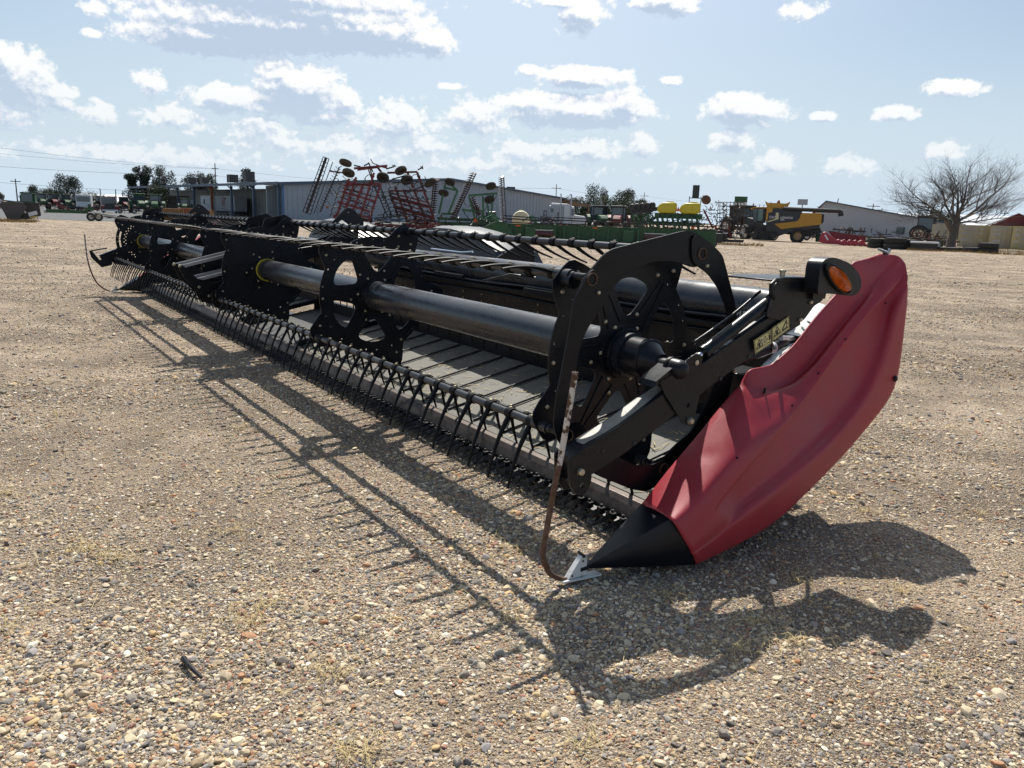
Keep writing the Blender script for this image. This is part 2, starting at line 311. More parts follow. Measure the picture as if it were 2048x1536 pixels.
# ================================================================== GROUND
def gravel_mat():
    m = bpy.data.materials.new('gravel_bed'); m.use_nodes = True; N, L = m.node_tree.nodes, m.node_tree.links; b = N['Principled BSDF']
    b.inputs['Roughness'].default_value = .85; b.inputs['Specular IOR Level'].default_value = .3
    tc = N.new('ShaderNodeTexCoord'); P = tc.outputs['Object']
    def noise(s, d=5, r=.6):
        n = N.new('ShaderNodeTexNoise'); n.inputs['Scale'].default_value = s; n.inputs['Detail'].default_value = d; n.inputs['Roughness'].default_value = r; L.new(P, n.inputs['Vector']); return n.outputs[0]
    def vor(s, f='F1'):
        n = N.new('ShaderNodeTexVoronoi'); n.feature = f; n.inputs['Scale'].default_value = s; n.voronoi_dimensions = '2D'; L.new(P, n.inputs['Vector']); return n
    def rmp(src, st):
        r = N.new('ShaderNodeValToRGB'); L.new(src, r.inputs[0]); e = r.color_ramp.elements
        while len(e) < len(st): e.new(.5)
        for q, (p, c) in zip(e, st): q.position = p; q.color = tuple(c)+(1,)
        return r.outputs[0]
    def mix(f, a, b_, bl='MIX'):
        x = N.new('ShaderNodeMixRGB'); x.blend_type = bl
        for i, v in enumerate((f, a, b_)):
            if isinstance(v, (int, float)): x.inputs[i].default_value = v
            elif isinstance(v, tuple): x.inputs[i].default_value = v+(1,)
            else: L.new(v, x.inputs[i])
        return x.outputs[0]
    def mr(s, a, b_, c=0, d=1):
        x = N.new('ShaderNodeMapRange'); L.new(s, x.inputs[0]); x.inputs[1].default_value = a; x.inputs[2].default_value = b_; x.inputs[3].default_value = c; x.inputs[4].default_value = d; return x.outputs[0]
    def sep(c): s = N.new('ShaderNodeSeparateColor'); L.new(c, s.inputs[0]); return s.outputs
    stones = [(0, (.115, .10, .088)), (.14, (.30, .275, .24)), (.30, (.42, .37, .29)), (.45, (.235, .225, .215)), (.58, (.50, .45, .36)), (.70, (.36, .24, .155)), (.80, (.46, .41, .31)), (.9, (.62, .58, .48)), (1, (.28, .185, .145))]
    v1, v2 = vor(78), vor(190)
    c1 = rmp(sep(v1.outputs['Color'])[0], stones); c2 = rmp(sep(v2.outputs['Color'])[1], [(p, tuple(x*.86 for x in c)) for p, c in stones])
    e1 = mr(v1.outputs['Distance'], .35, .62); e2 = mr(v2.outputs['Distance'], .35, .65)
    grit = mr(noise(1.1, 6), .42, .58)
    fine = mix(mr(noise(300, 2), .35, .7), c2, (.115, .092, .068))
    big = mix(e1, c1, fine); fin2 = mix(e2, fine, (.04, .033, .026))
    base = mix(mix(grit, (.35,)*3, (1.,)*3), big, fin2)
    tint = rmp(noise(.35, 7, .7), [(.3, (1.30, 1.20, 1.11)), (.46, (1.56, 1.44, 1.32)), (.54, (1.66, 1.53, 1.40)), (.7, (1.84, 1.68, 1.49))])
    base = mix(1., base, tint, 'MULTIPLY')
    # packed wheel tracks running across the yard, finer and browner
    st = N.new('ShaderNodeMapping'); st.inputs['Rotation'].default_value = (0, 0, -.55); st.inputs['Scale'].default_value = (.16, .42, 1); L.new(P, st.inputs[0])
    tn = N.new('ShaderNodeTexNoise'); tn.inputs['Scale'].default_value = 1.0; tn.inputs['Detail'].default_value = 9; tn.inputs['Roughness'].default_value = .72; L.new(st.outputs[0], tn.inputs['Vector'])
    base = mix(mr(tn.outputs[0], .40, .62), mix(1., base, (.86, .84, .82), 'MULTIPLY'), mix(1., base, (1.10, 1.09, 1.07), 'MULTIPLY'))
    base = mix(mr(noise(2.6, 9, .8), .38, .60), mix(1., base, (.74, .70, .66), 'MULTIPLY'), base)
    dry = mr(noise(.9, 8, .75), .60, .76, 0, .45)
    base = mix(dry, base, (.36, .28, .165))
    L.new(base, b.inputs['Base Color'])
    h = N.new('ShaderNodeMath'); h.operation = 'MULTIPLY_ADD'; h.inputs[1].default_value = -.008; L.new(v1.outputs['Distance'], h.inputs[0])
    h2 = N.new('ShaderNodeMath'); h2.operation = 'MULTIPLY'; h2.inputs[1].default_value = -.004; L.new(v2.outputs['Distance'], h2.inputs[0]); L.new(h2.outputs[0], h.inputs[2])
    h3 = N.new('ShaderNodeMath'); h3.operation = 'MULTIPLY_ADD'; h3.inputs[1].default_value = .03; L.new(noise(4, 6, .7), h3.inputs[0]); L.new(h.outputs[0], h3.inputs[2])
    bp = N.new('ShaderNodeBump'); bp.inputs['Strength'].default_value = 1; bp.inputs['Distance'].default_value = 1.0; L.new(h3.outputs[0], bp.inputs['Height']); L.new(bp.outputs[0], b.inputs['Normal'])
    return m
mb = MB(); xs = [-3000, -600, -150, -60] + [x*1.0 for x in range(-40, 61, 1)] + [90, 200, 600, 3000]; ys = [-60, -10] + [y*.8 for y in range(0, 76)] + [75, 100, 150, 260, 600, 3000]
def gz(x, y):   # slight ruts and humps, flat under the header
    d = hypot(x, y)
    if d > 70 or y < 0: return 0
    w = .0
    rel = Vector((x-.36, y-3.05, 0))
    bb = rel.dot(BX)
    if bb > 3.2 and y > 4: w = .022*sin(x*.9+y*.35)*min(1, (bb-3.2)/3) + .018*sin(y*1.7-x*.6+2)*min(1, (bb-3.2)/3)
    return w
V = [(x, y, gz(x, y)) for y in ys for x in xs]; nx = len(xs)
F = [(j*nx+i, j*nx+i+1, (j+1)*nx+i+1, (j+1)*nx+i) for j in range(len(ys)-1) for i in range(nx-1)]
mb.add(V, F); gd = mb.obj('ground', gravel_mat(), None, 80); gd['kind'] = 'structure'
if gd.data.polygons[0].normal.z < 0: gd.data.flip_normals()
# asphalt drive beyond the gravel, to the left
ap = MB(); ap.prism([(-260, 58), (-37, 69.5), (-22, 72), (2, 84), (14, 110), (8, 330), (-260, 330)], lambda x, y, t: (x, y, t), .002, .012)
o = ap.obj('asphalt_drive', mat('asphalt', (.085, .085, .085), .9, noise=.4, nscale=.6, bump=.5, bscale=30)); o['kind'] = 'structure'

# loose pebbles lying on the bed (uncountable): points carrying instances of six stones
def pebble_variants():
    mt = bpy.data.materials.new('pebble'); mt.use_nodes = True; N, L = mt.node_tree.nodes, mt.node_tree.links; b = N['Principled BSDF']
    oi = N.new('ShaderNodeObjectInfo'); r = N.new('ShaderNodeValToRGB'); L.new(oi.outputs['Random'], r.inputs[0]); e = r.color_ramp.elements; r.color_ramp.interpolation = 'CONSTANT'
    st = [(0, (.33, .27, .18)), (.10, (.20, .19, .175)), (.22, (.46, .40, .29)), (.32, (.27, .255, .235)), (.44, (.36, .31, .225)), (.53, (.13, .125, .12)), (.60, (.55, .50, .38)), (.68, (.34, .20, .12)), (.73, (.42, .38, .30)), (.80, (.235, .235, .24)), (.87, (.64, .61, .53)), (.92, (.27, .165, .13)), (.96, (.48, .37, .21))]
    while len(e) < len(st): e.new(.5)
    for q, (p, c) in zip(e, st): q.position = p; q.color = tuple(c)+(1,)
    n = N.new('ShaderNodeTexNoise'); n.inputs['Scale'].default_value = 3.5; n.inputs['Detail'].default_value = 6; n.inputs['Roughness'].default_value = .7
    tc = N.new('ShaderNodeTexCoord'); L.new(tc.outputs['Object'], n.inputs['Vector'])
    mr = N.new('ShaderNodeMapRange'); L.new(n.outputs[0], mr.inputs[0]); mr.inputs[1].default_value = .3; mr.inputs[2].default_value = .75; mr.inputs[3].default_value = .90; mr.inputs[4].default_value = 1.55
    wm = N.new('ShaderNodeVectorMath'); wm.operation = 'MULTIPLY'; wm.inputs[1].default_value = (1.07, .98, .89); L.new(r.outputs[0], wm.inputs[0])
    mx = N.new('ShaderNodeVectorMath'); mx.operation = 'SCALE'; L.new(wm.outputs[0], mx.inputs[0]); L.new(mr.outputs[0], mx.inputs['Scale']); L.new(mx.outputs[0], b.inputs['Base Color'])
    b.inputs['Roughness'].default_value = .72; b.inputs['Specular IOR Level'].default_value = .3
    out = []
    for k in range(6):
        bm = bmesh.new(); bmesh.ops.create_icosphere(bm, subdivisions=2, radius=1)
        rr = random.Random(k); ax = [Vector((rr.uniform(-1, 1), rr.uniform(-1, 1), rr.uniform(-1, 1))).normalized() for _ in range(11)]; cut = [rr.uniform(.5, .86) for _ in ax]
        for v in bm.verts:
            for a, c in zip(ax, cut):
                d = v.co.dot(a)
                if d > c: v.co -= a*(d-c)*(1.0 if k % 2 else .8)
            v.co *= 1+rr.uniform(-.02, .02)
        me = bpy.data.meshes.new('pebble'); bm.to_mesh(me); bm.free(); me.materials.append(mt)
        me.polygons.foreach_set('use_smooth', [True]*len(me.polygons)); me.set_sharp_from_angle(angle=radians(26))
        out.append(bpy.data.objects.new('pebble_shape', me))
    return out
def scatter():
    pts = []; scl = []
    zones = [(1.15, 2.1, 19000, .0060), (2.1, 3.0, 19000, .0055), (3.0, 4.6, 11500, .0055), (4.6, 7, 5200, .0062), (7, 11, 1700, .0078), (11, 18, 560, .0098), (18, 30, 150, .0125), (30, 62, 22, .017)]
    for r0, r1, den, sz in zones:
        area = radians(80)*(r1*r1-r0*r0)/2; n = int(area*den)
        r = np.sqrt(rng.uniform(r0*r0, r1*r1, n)); a = rng.uniform(radians(-40), radians(40), n)
        x, y = r*np.sin(a), r*np.cos(a)
        s = sz*.80*np.exp(rng.normal(0, .50, n)); s = np.clip(s, .0022, .030 if r1 < 20 else .05)
        # patches with more fine grit
        patch = np.sin(x*2.1+1.3)*np.cos(y*1.7+.4)+np.sin(x*.9-y*1.3)+.6*np.sin(x*4.3+y*2.9)*np.sin(y*3.7-x)
        keep = rng.uniform(-2.8, 2.0, n) < patch*.8 + 1.0; s = s*np.clip(.95+.07*patch, .7, 1.12)
        x, y, s = x[keep], y[keep], s[keep]
        pts.append(np.stack([x, y, np.array([gz(a_, b_) for a_, b_ in zip(x, y)]) + s*.12], 1))
        asp = rng.uniform(.72, 1.45, len(s)); scl.append(np.stack([s*asp, s/asp**.3, s*rng.uniform(.42, .68, len(s))], 1))
    P = np.concatenate(pts); S = np.concatenate(scl); n = len(P)
    Rr = np.stack([rng.normal(0, .33, n), rng.normal(0, .33, n), rng.uniform(0, 6.283, n)], 1); K = rng.integers(0, 6, n)
    me = bpy.data.meshes.new('gravel'); me.vertices.add(n); me.vertices.foreach_set('co', P.astype(np.float32).ravel())
    for nm, ar in (('scl', S), ('rot', Rr)):
        at = me.attributes.new(nm, 'FLOAT_VECTOR', 'POINT'); at.data.foreach_set('vector', ar.astype(np.float32).ravel())
    at = me.attributes.new('kind_id', 'INT', 'POINT'); at.data.foreach_set('value', K.astype(np.int32))
    o = link('gravel', me); tag(o, 'loose rounded pebbles over the yard', 'gravel', kind='stuff')
    g = bpy.data.node_groups.new('pebble_scatter', 'GeometryNodeTree'); g.interface.new_socket(name='Geometry', in_out='INPUT', socket_type='NodeSocketGeometry'); g.interface.new_socket(name='Geometry', in_out='OUTPUT', socket_type='NodeSocketGeometry')
    N, L = g.nodes, g.links; gi = N.new('NodeGroupInput'); go = N.new('NodeGroupOutput')
    ip = N.new('GeometryNodeInstanceOnPoints'); L.new(gi.outputs[0], ip.inputs['Points'])
    def na(nm, t): a = N.new('GeometryNodeInputNamedAttribute'); a.data_type = t; a.inputs[0].default_value = nm; return a.outputs[0]
    # one instance list of six shapes, picked by kind_id
    jn2 = N.new('GeometryNodeJoinGeometry')
    for ob in reversed(bpy_shapes):
        oi = N.new('GeometryNodeObjectInfo'); oi.inputs['Object'].default_value = ob; oi.inputs['As Instance'].default_value = True; L.new(oi.outputs['Geometry'], jn2.inputs[0])
    L.new(jn2.outputs[0], ip.inputs['Instance']); ip.inputs['Pick Instance'].default_value = True
    L.new(na('kind_id', 'INT'), ip.inputs['Instance Index']); L.new(na('scl', 'FLOAT_VECTOR'), ip.inputs['Scale'])
    try:
        e2 = N.new('FunctionNodeEulerToRotation'); L.new(na('rot', 'FLOAT_VECTOR'), e2.inputs[0]); L.new(e2.outputs[0], ip.inputs['Rotation'])
    except Exception: L.new(na('rot', 'FLOAT_VECTOR'), ip.inputs['Rotation'])
    L.new(ip.outputs[0], go.inputs[0])
    md = o.modifiers.new('scatter', 'NODES'); md.node_group = g
    return o, n
bpy_shapes = pebble_variants()
scatter()

# dry grass wisps lying in the gravel
TUFTS = [(-0.92,2.71,9),(-0.94,2.58,6),(-0.57,2.3,6),(0.02,2.68,4),(0.97,2.72,6),(0.86,2.52,5),(1.08,2.57,4),(1.68,3.01,4),(0.68,2.9,4),(-0.63,5.79,9),(-0.8,5.4,6),(-1.85,3.14,10),(-1.69,3.07,8),(-0.42,1.9,5),(-3.26,5.36,5),(-1.87,5.13,4),(-2.61,3.78,5),(1.25,3.08,3),(0.25,1.96,5),(-0.37,1.92,4),(0.06,3.31,4),(2.44,5.15,4),(2.57,3.96,3),(1.94,3.94,3),(-1.78,2.49,4),(-1.3,3.4,4),(1.5,2.4,2),(2.9,6.5,4),(4,8,5),(3.4,5.8,4)]
mb = MB()
for (x, y, k) in TUFTS:
    for _ in range(int(k*9)):
        a = random.uniform(0, 6.28); r = random.gauss(0, .012*k**.9); p = Vector((x+r*cos(a)*1.5, y+r*sin(a), .004)); d = random.uniform(0, 6.28); ln = random.uniform(.03, .10); li = random.uniform(.0, .55)
        q1 = p+Vector((cos(d)*ln*.5, sin(d)*ln*.5, .012+ln*li*.7)); q2 = p+Vector((cos(d+.3)*ln, sin(d+.3)*ln, .010+ln*li*random.uniform(.3, 1.0))); w = .0011
        s = Vector((-sin(d), cos(d), 0))*w
        mb.add([p-s, p+s, q1+s, q1-s, q2], [(0, 1, 2, 3), (3, 2, 4)])
for _ in range(200):
    r = sqrt(random.uniform(1.6**2, 8**2)); a = random.uniform(-.66, .66); p = Vector((r*sin(a), r*cos(a), .014)); d = random.uniform(0, 6.28); ln = random.uniform(.03, .13); s = Vector((-sin(d), cos(d), 0))*.001
    q = p+Vector((cos(d)*ln, sin(d)*ln, random.uniform(-.003, .02))); mb.add([p-s, p+s, q+s, q-s], [(0, 1, 2, 3)])
o = mb.obj('dry_grass', STRAW); tag(o, 'wisps of dry straw-coloured grass in the gravel', 'grass', kind='stuff')
# golden dry weeds at the far edge of the yard
mb = MB()
for (az0, az1, d0, d1, n) in ((26.5, 33.5, 68, 73, 1500), (13.5, 17.5, 60, 66, 700), (-34, -31.5, 66, 74, 900), (29, 33.5, 80, 92, 600)):
    for _ in range(n):
        a = random.uniform(az0, az1); d = random.uniform(d0, d1); p = Vector(pol(a, d)); h = random.uniform(.05, .28); t = random.uniform(0, 6.28); s = Vector((cos(t), sin(t), 0))*.02
        mb.add([p-s, p+s, p+Vector((random.uniform(-.1, .1), random.uniform(-.1, .1), h))], [(0, 1, 2)])
o = mb.obj('dry_weeds', mat('golden_weed', (.30, .20, .07), .9)); tag(o, 'golden dry weeds fringing the far side of the yard', 'weeds', kind='stuff')
# broken black tine lying on the gravel
mb = MB(); P = smooth_curve([Vector((-1.072, 2.322, .018)), Vector((-1.03, 2.272, .022)), Vector((-.968, 2.215, .02))], 8); mb.path(P, [.011-.0009*k for k in range(8)], 8)
tag(mb.obj('broken_tine', PLAS, None, 50), 'broken black plastic tine lying loose on the gravel', 'tine')
# ================================================================== THE HEADER
O = Vector((.3595, 3.0497, 0))
hdr = thing('draper_header', 'long black draper header with a red moulded end shield, parked on the gravel', 'header', O, atan2(UX.y, UX.x))
def H(u, b, z): return Vector((u, -b, z))
def fn_u(b, z, t): return H(t, b, z)
L_TOT = 12.55
BC, ZC, RB = .36, .91, .545                      # reel axis and bat radius
BATS = [(.64, 1.375), (0.0, 1.272), (-.085, .625), (.50, .385), (.90, .865)]   # front-to-back positions of the five bats
TIPS = [((.10, -.07), (.245, -.115)), ((-.12, .045), (-.27, .02)), ((-.085, -.11), (-.125, -.285)), ((.02, -.14), (.075, -.275)), ((.05, -.13), (.04, -.285))]

# --- reel discs ---------------------------------------------------------------
def disc_mesh(solid=False, slot=False):
    mb = MB(); ctr = Vector((BC, ZC)); out = []
    angs = sorted([(atan2(z-ZC, b-BC) % (2*pi), hypot(b-BC, z-ZC)) for b, z in BATS])
    N = 120
    for k in range(N):
        a = 2*pi*k/N; r = .425
        for (ba, br) in angs:
            d = abs((a-ba+pi) % (2*pi)-pi)
            if d < .30: r = max(r, .425+(br+.03-.425)*min(1, max(0, (.30-d)/.17)))
        out.append((BC+r*cos(a), ZC+r*sin(a)))
    loops = [out]
    if not solid:
        for k in range(6):
            a = radians(25+60*k)
            tri = [(.155, 0), (.25, -.28), (.338, -.37), (.354, 0), (.338, .37), (.25, .28)]
            pts = [(BC+r*cos(a+t), ZC+r*sin(a+t)) for r, t in tri]
            loops.append(fillet(pts, .06, 4)[::-1])
    if slot:
        A_ = [pi-.42+.84*k/12 for k in range(13)]; loops.append(([(BC+.378*cos(a), ZC+.378*sin(a)) for a in A_]+[(BC+.352*cos(a), ZC+.352*sin(a)) for a in A_[::-1]])[::-1])
        for k in range(22):
            a = 2.1+k*.1; loops.append(ring_loop(BC+(.30 if k % 2 else .275)*cos(a), ZC+(.30 if k % 2 else .275)*sin(a), .009, 8)[::-1])
    for k in range(60):
        a = 2*pi*k/60+.03
        if k % 5 in (0, 3): loops.append(ring_loop(BC+.405*cos(a), ZC+.405*sin(a), .0065, 8)[::-1])
    fill_plate(mb, loops, fn_u, -.003, .003)
    # pressed ribs and bolts
    for k in range(6):
        a = radians(60*k-5)
        mb.beam(H(-.006, BC+.15*cos(a-.25), ZC+.15*sin(a-.25)), H(-.006, BC+.39*cos(a-.03), ZC+.39*sin(a-.03)), .006, .008)
        mb.beam(H(-.006, BC+.15*cos(a+.25), ZC+.15*sin(a+.25)), H(-.006, BC+.39*cos(a+.03), ZC+.39*sin(a+.03)), .006, .008)
        for rr, da in ((.135, 0), (.19, .22), (.40, .12)):
            p = H(0, BC+rr*cos(a+da), ZC+rr*sin(a+da)); mb.lathe([(.0, -.013), (.0085, -.011), (.011, -.004), (.011, .004), (.0085, .011), (0, .013)], p, (1, 0, 0), 8, 1)
    for (ba, br) in angs:
        for da in (-.12, .12):
            p = H(0, BC+.47*cos(ba+da), ZC+.47*sin(ba+da)); mb.lathe([(0, -.012), (.0085, -.010), (.011, -.004), (.011, .004), (0, .012)], p, (1, 0, 0), 8, 1)
    n = 32
    mb.path([H(-.035, BC, ZC), H(.035, BC, ZC)], .117, n)
    mb.path([H(-.007, BC, ZC), H(.007, BC, ZC)], .132, n)
    return mb.mesh('reel_disc', [BLK, BOLT], 35)
d_open, d_solid, d_slot = disc_mesh(), disc_mesh(True), disc_mesh(True, True)
for u_, me in ((.27, d_open), (2.93, d_open), (5.50, d_solid), (6.32, d_solid), (9.2, d_open), (12.1, d_slot)):
    o = link('reel_disc', me, hdr, .0015, 1); o.location = (u_, 0, 0)
# --- reel tubes ----------------------------------------------------------------
for a, b in ((.20, 5.50), (6.32, 12.1)):
    mb = MB(); mb.path([H(a, BC, ZC), H(a+.1, BC, ZC), H((a+b)/2, BC, ZC), H(b-.1, BC, ZC), H(b, BC, ZC)], .1015, 48)
    for q in (2.93, 9.2):
        if a < q < b:
            for s in (-1, 1): mb.path([H(q+s*.02, BC, ZC), H(q+s*.10, BC, ZC)], .104, 48)
    mb.obj('reel_tube', TUBE, hdr, 40)
for q in (5.44, 12.04):
    MB().lathe([(.103, -.012), (.112, -.012), (.112, .012), (.103, .012)], H(q, BC, ZC), (1, 0, 0), 40).obj('seal_ring', YRING, hdr, 40)
# --- bats and their tines ---------------------------------------------------------
def tine_mesh(i):
    c, t = TIPS[i]; mb = MB()
    for s in (0,):
        P = []; R = []
        n = 9
        for k in range(n):
            f = k/(n-1); x = 2*f*(1-f)*c[0]*1.0 + f*f*t[0]; z = 2*f*(1-f)*c[1]*1.0 + f*f*t[1]
            P.append(Vector((0, -x, z))); R.append(.0165*(1-f)**1.3+.0068*(1-(1-f)**1.3))
        V = []; F = []
        for k, p in enumerate(P):
            d = (P[min(k+1, n-1)]-P[max(k-1, 0)]).normalized(); X = Vector((1, 0, 0)); Y = d.cross(X)
            for (i_, j_) in ((-1, -.45), (-.45, -1), (.45, -1), (1, -.45), (1, .45), (.45, 1), (-.45, 1), (-1, .45)):
                V.append(p+X*i_*R[k]+Y*j_*R[k]*.62)
        for k in range(n-1):
            for q in range(8): F.append((k*8+q, k*8+(q+1) % 8, (k+1)*8+(q+1) % 8, (k+1)*8+q))
        F.append(tuple(range(8))[::-1]); F.append(tuple(range((n-1)*8, n*8)))
        mb.add(V, F)
    mb.path([Vector((-.02, 0, 0)), Vector((.02, 0, 0))], .0255, 14)
    mb.path([Vector((0, 0, .018)), Vector((0, 0, .031))], .0065, 6, 1)
    return mb.mesh('tine', [TINE, BOLT], 50)
tmesh = [tine_mesh(i) for i in range(5)]
n_t = 0
for ri, (a, b, discs) in enumerate(((.20, 5.52, (.27, 2.93, 5.5)), (6.30, 12.12, (6.32, 9.2, 12.1)))):
    for i, (bb, zz) in enumerate(BATS):
        mb = MB(); mb.path([H(a, bb, zz), H((a+b)/2, bb, zz), H(b, bb, zz)], .0185, 20)
        for q in discs: mb.path([H(q-.05, bb, zz), H(q+.05, bb, zz)], .026, 16)
        bat = mb.obj('reel_bat', BATM, hdr, 40)
        us = []
        x = a+.14
        while x < b-.06:
            if min(abs(x-q) for q in discs) > .055: us.append(x)
            x += .167
        solo = ri == 0 and i in (0, 1, 2)
        st = MB()
        for x in us:
            if solo:
                t = link('tine', tmesh[i], bat); t.location = H(x, bb, zz); t.rotation_euler = (random.uniform(-.035, .035), random.uniform(-.02, .02), 0)
            else:
                th = random.uniform(-.035, .035); R = Matrix.Rotation(th, 3, 'X')
                st.add([R @ v.co + H(x, bb, zz) for v in tmesh[i].vertices], [tuple(p.vertices) for p in tmesh[i].polygons]); st.m[-len(tmesh[i].polygons):] = [p.material_index for p in tmesh[i].polygons]
        if not solo:
            t = st.obj('tine', [TINE, BOLT], bat, 50); t['kind'] = 'stuff'
# --- linking plates at the reel ends -------------------------------------------------
LINKS = [
 (0, [(-.026,1.265),(-.06,1.215),(-.079,1.175),(-.098,1.043),(-.122,.909),(-.145,.791),(-.153,.671),(-.127,.600),(-.085,.575),(-.045,.60),(-.066,.695),(-.055,.791),(-.047,.92),(-.035,.988),(-.002,1.063),(.07,1.145),(.105,1.185),(.06,1.30),(.01,1.31)], 1),
 (1, [(-.045,1.250),(.076,1.367),(.119,1.388),(.546,1.471),(.607,1.462),(.690,1.425),(.705,1.34),(.618,1.304),(.497,1.337),(.358,1.337),(.241,1.303),(.153,1.245),(.091,1.17),(.03,1.18)], 0),
 (0, [(.575,1.44),(.608,1.455),(.699,1.419),(.79,1.364),(.907,1.142),(.935,1.06),(.965,.93),(.955,.83),(.90,.80),(.845,.83),(.855,.95),(.869,1.045),(.852,1.114),(.781,1.213),(.703,1.28),(.602,1.327),(.585,1.36)], 4),
 (1, [(.94,.90),(.96,.80),(.93,.66),(.84,.49),(.70,.37),(.546,.313),(.45,.318),(.44,.36),(.44,.425),(.52,.436),(.598,.485),(.691,.534),(.791,.666),(.85,.80),(.86,.89)], 3),
 (0, [(-.13,.66),(-.11,.575),(-.03,.50),(.106,.413),(.313,.314),(.407,.285),(.53,.315),(.56,.38),(.53,.425),(.428,.41),(.335,.424),(.229,.475),(.08,.585),(-.03,.68)], 2)]
for k, pts, pv in LINKS:
    t0 = .105+k*.0095; mb = MB(); bb, zz = BATS[{0: 2, 1: 1, 4: 0, 3: 4, 2: 3}[pv]]
    fill_plate(mb, [fillet(pts, .03, 3)], fn_u, t0-.004, t0+.004)

    bb, zz = {1: BATS[1], 0: BATS[0], 4: BATS[4], 3: BATS[3], 2: BATS[2]}[pv]
    mb.lathe([(.022, -.006), (.027, -.006), (.027, .006), (.022, .006)], H(.1, bb+.01, zz-.005), (1, 0, 0), 22, 1)
    mb.lathe([(0, -.012), (.008, -.010), (.009, .004), (0, .004)], H(.1, bb+.045, zz-.06), (1, 0, 0), 10, 2)
    mb.path([H(.125, bb, zz), H(.28, bb, zz)], .016, 12)
    mb.obj('link_plate', [BLKM, RUST, BOLT], hdr, 35, .0015, seg=1)
# far end plates: two stout corner links, seen beyond the last disc
for u0 in (5.62, 6.2, 12.2):
    for i in (0, 2):
        mb = MB(); bb, zz = BATS[i]; ang = atan2(zz-ZC, bb-BC)
        base = [(-.11, -.03), (-.10, .035), (0, .055), (.07, .03), (.085, -.03), (0, -.045)]
        pts = [(bb+x*sin(ang)+y*cos(ang), zz-x*cos(ang)+y*sin(ang)) for x, y in base]
        fill_plate(mb, [fillet(pts, .02, 3)], fn_u, u0-.004, u0+.004)
        pts2 = [(BC+r*cos(ang+t), ZC+r*sin(ang+t)) for r, t in ((.42, .5), (.50, .45), (.60, .12), (.60, -.05), (.47, .1))]
        fill_plate(mb, [fillet(pts2, .02, 3)], fn_u, u0+.004, u0+.012)
        mb.obj('corner_link', BLKM, hdr, 35)
# near-end drive drum, cap and spindle
mb = MB(); mb.path([H(.262, BC, ZC), H(.085, BC, ZC)], .088, 40); mb.path([H(.085, BC, ZC), H(.06, BC, ZC), H(.02, BC, ZC-.002)], [.082, .060, .038], 36)
mb.lathe([(.088, 0), (.091, .003), (.091, .014), (.088, .016)], H(.085, BC, ZC), (1, 0, 0), 36)
mb.obj('reel_drive_drum', BLK, hdr, 35)
mb = MB(); mb.lathe([(0, -.088), (.018, -.086), (.034, -.074), (.041, -.055), (.042, -.01), (.046, -.01), (.046, .004), (.034, .004), (.034, .06)], H(-.05, BC-.015, ZC-.008), (1, 0, 0), 28)
mb.obj('bearing_cap', PLAS, hdr, 40)

# --- near reel arm (box section) ---------------------------------------------------------
UA = -.055
arm_axis = [(-.20, .555), (.24, .735), (.84, 1.01), (1.30, 1.17), (1.52, 1.21)]
mb = MB()
def sect(pts, u0, u1, depth):
    # box beam along the axis given in (b,z): side walls plus top flange with a long slot opening
    V = []; F = []
    n = len(pts)
    for i, (b, z) in enumerate(pts):
        d = Vector(pts[min(i+1, n-1)])-Vector(pts[max(i-1, 0)]); d.normalize(); nn = Vector((-d.y, d.x))
        for (uu, s) in ((u0, 0), (u1, 0), (u1, -depth), (u0, -depth)):
            q = Vector((b, z))+nn*s; V.append(H(uu, q.x, q.y))
    for i in range(n-1):
        for k in range(4): F.append((i*4+k, i*4+(k+1) % 4, (i+1)*4+(k+1) % 4, (i+1)*4+k))
    F.append((0, 1, 2, 3)); F.append(((n-1)*4, (n-1)*4+1, (n-1)*4+2, (n-1)*4+3))
    return V, F
axis = [(-.215, .60), (.03, .692), (.21, .775), (.52, .925), (.84, 1.065), (1.12, 1.165)]
V, F = sect(axis, UA-.035, UA+.06, .125); mb.add(V, F)
for (b, z) in ((-.05, .645), (.12, .655), (.36, .79), (.62, .88), (.80, .965)): mb.lathe([(.0, -.004), (.010, -.003), (.010, .002), (0, .002)], H(UA-.036, b, z-.045), (1, 0, 0), 10, 1)
# front lugs
for du in (-.033, .052):
    fill_plate(mb, [fillet([(-.225, .60), (-.20, .608), (-.12, .60), (-.10, .49), (-.125, .435), (-.175, .435), (-.215, .49)], .02, 3), ring_loop(-.15, .475, .012, 12)[::-1]], fn_u, UA+du-.005, UA+du+.005)
mb.lathe([(0, -.02), (.013, -.02), (.016, -.012), (.016, 0), (0, 0)], H(UA-.035, -.165, .535), (1, 0, 0), 10, 2)
arm = mb.obj('reel_arm', [BLK, DECK, BOLT], hdr, 35, .004)
# sun glare on top of the arm, painted as a long pale patch
def on_arm_top(b0, b1, w0, w1, name, m):
    pts = [Vector(axis[k]) for k in range(len(axis))]
    def zt(b):
        for k in range(len(axis)-1):
            if axis[k][0] <= b <= axis[k+1][0]:
                f = (b-axis[k][0])/(axis[k+1][0]-axis[k][0]); return axis[k][1]*(1-f)+axis[k+1][1]*f
        return axis[-1][1]
    q = MB(); n = 8; V = []; F = []
    for k in range(n+1):
        b = b0+(b1-b0)*k/n; r = min(k, n-k, 2)/2; e = (1-r)*.012
        V += [H(w0+e, b, zt(b)+.002), H(w1-e, b, zt(b)+.002)]
    for k in range(n): F.append((2*k, 2*k+1, 2*k+3, 2*k+2))
    q.add(V, F); return q.obj(name, m, arm)
on_arm_top(-.13, .30, UA-.02, UA+.05, 'glare_patch', mat('painted_glare', (.24, .235, .21), .45, .3, noise=.3, nscale=30, bump=.3))
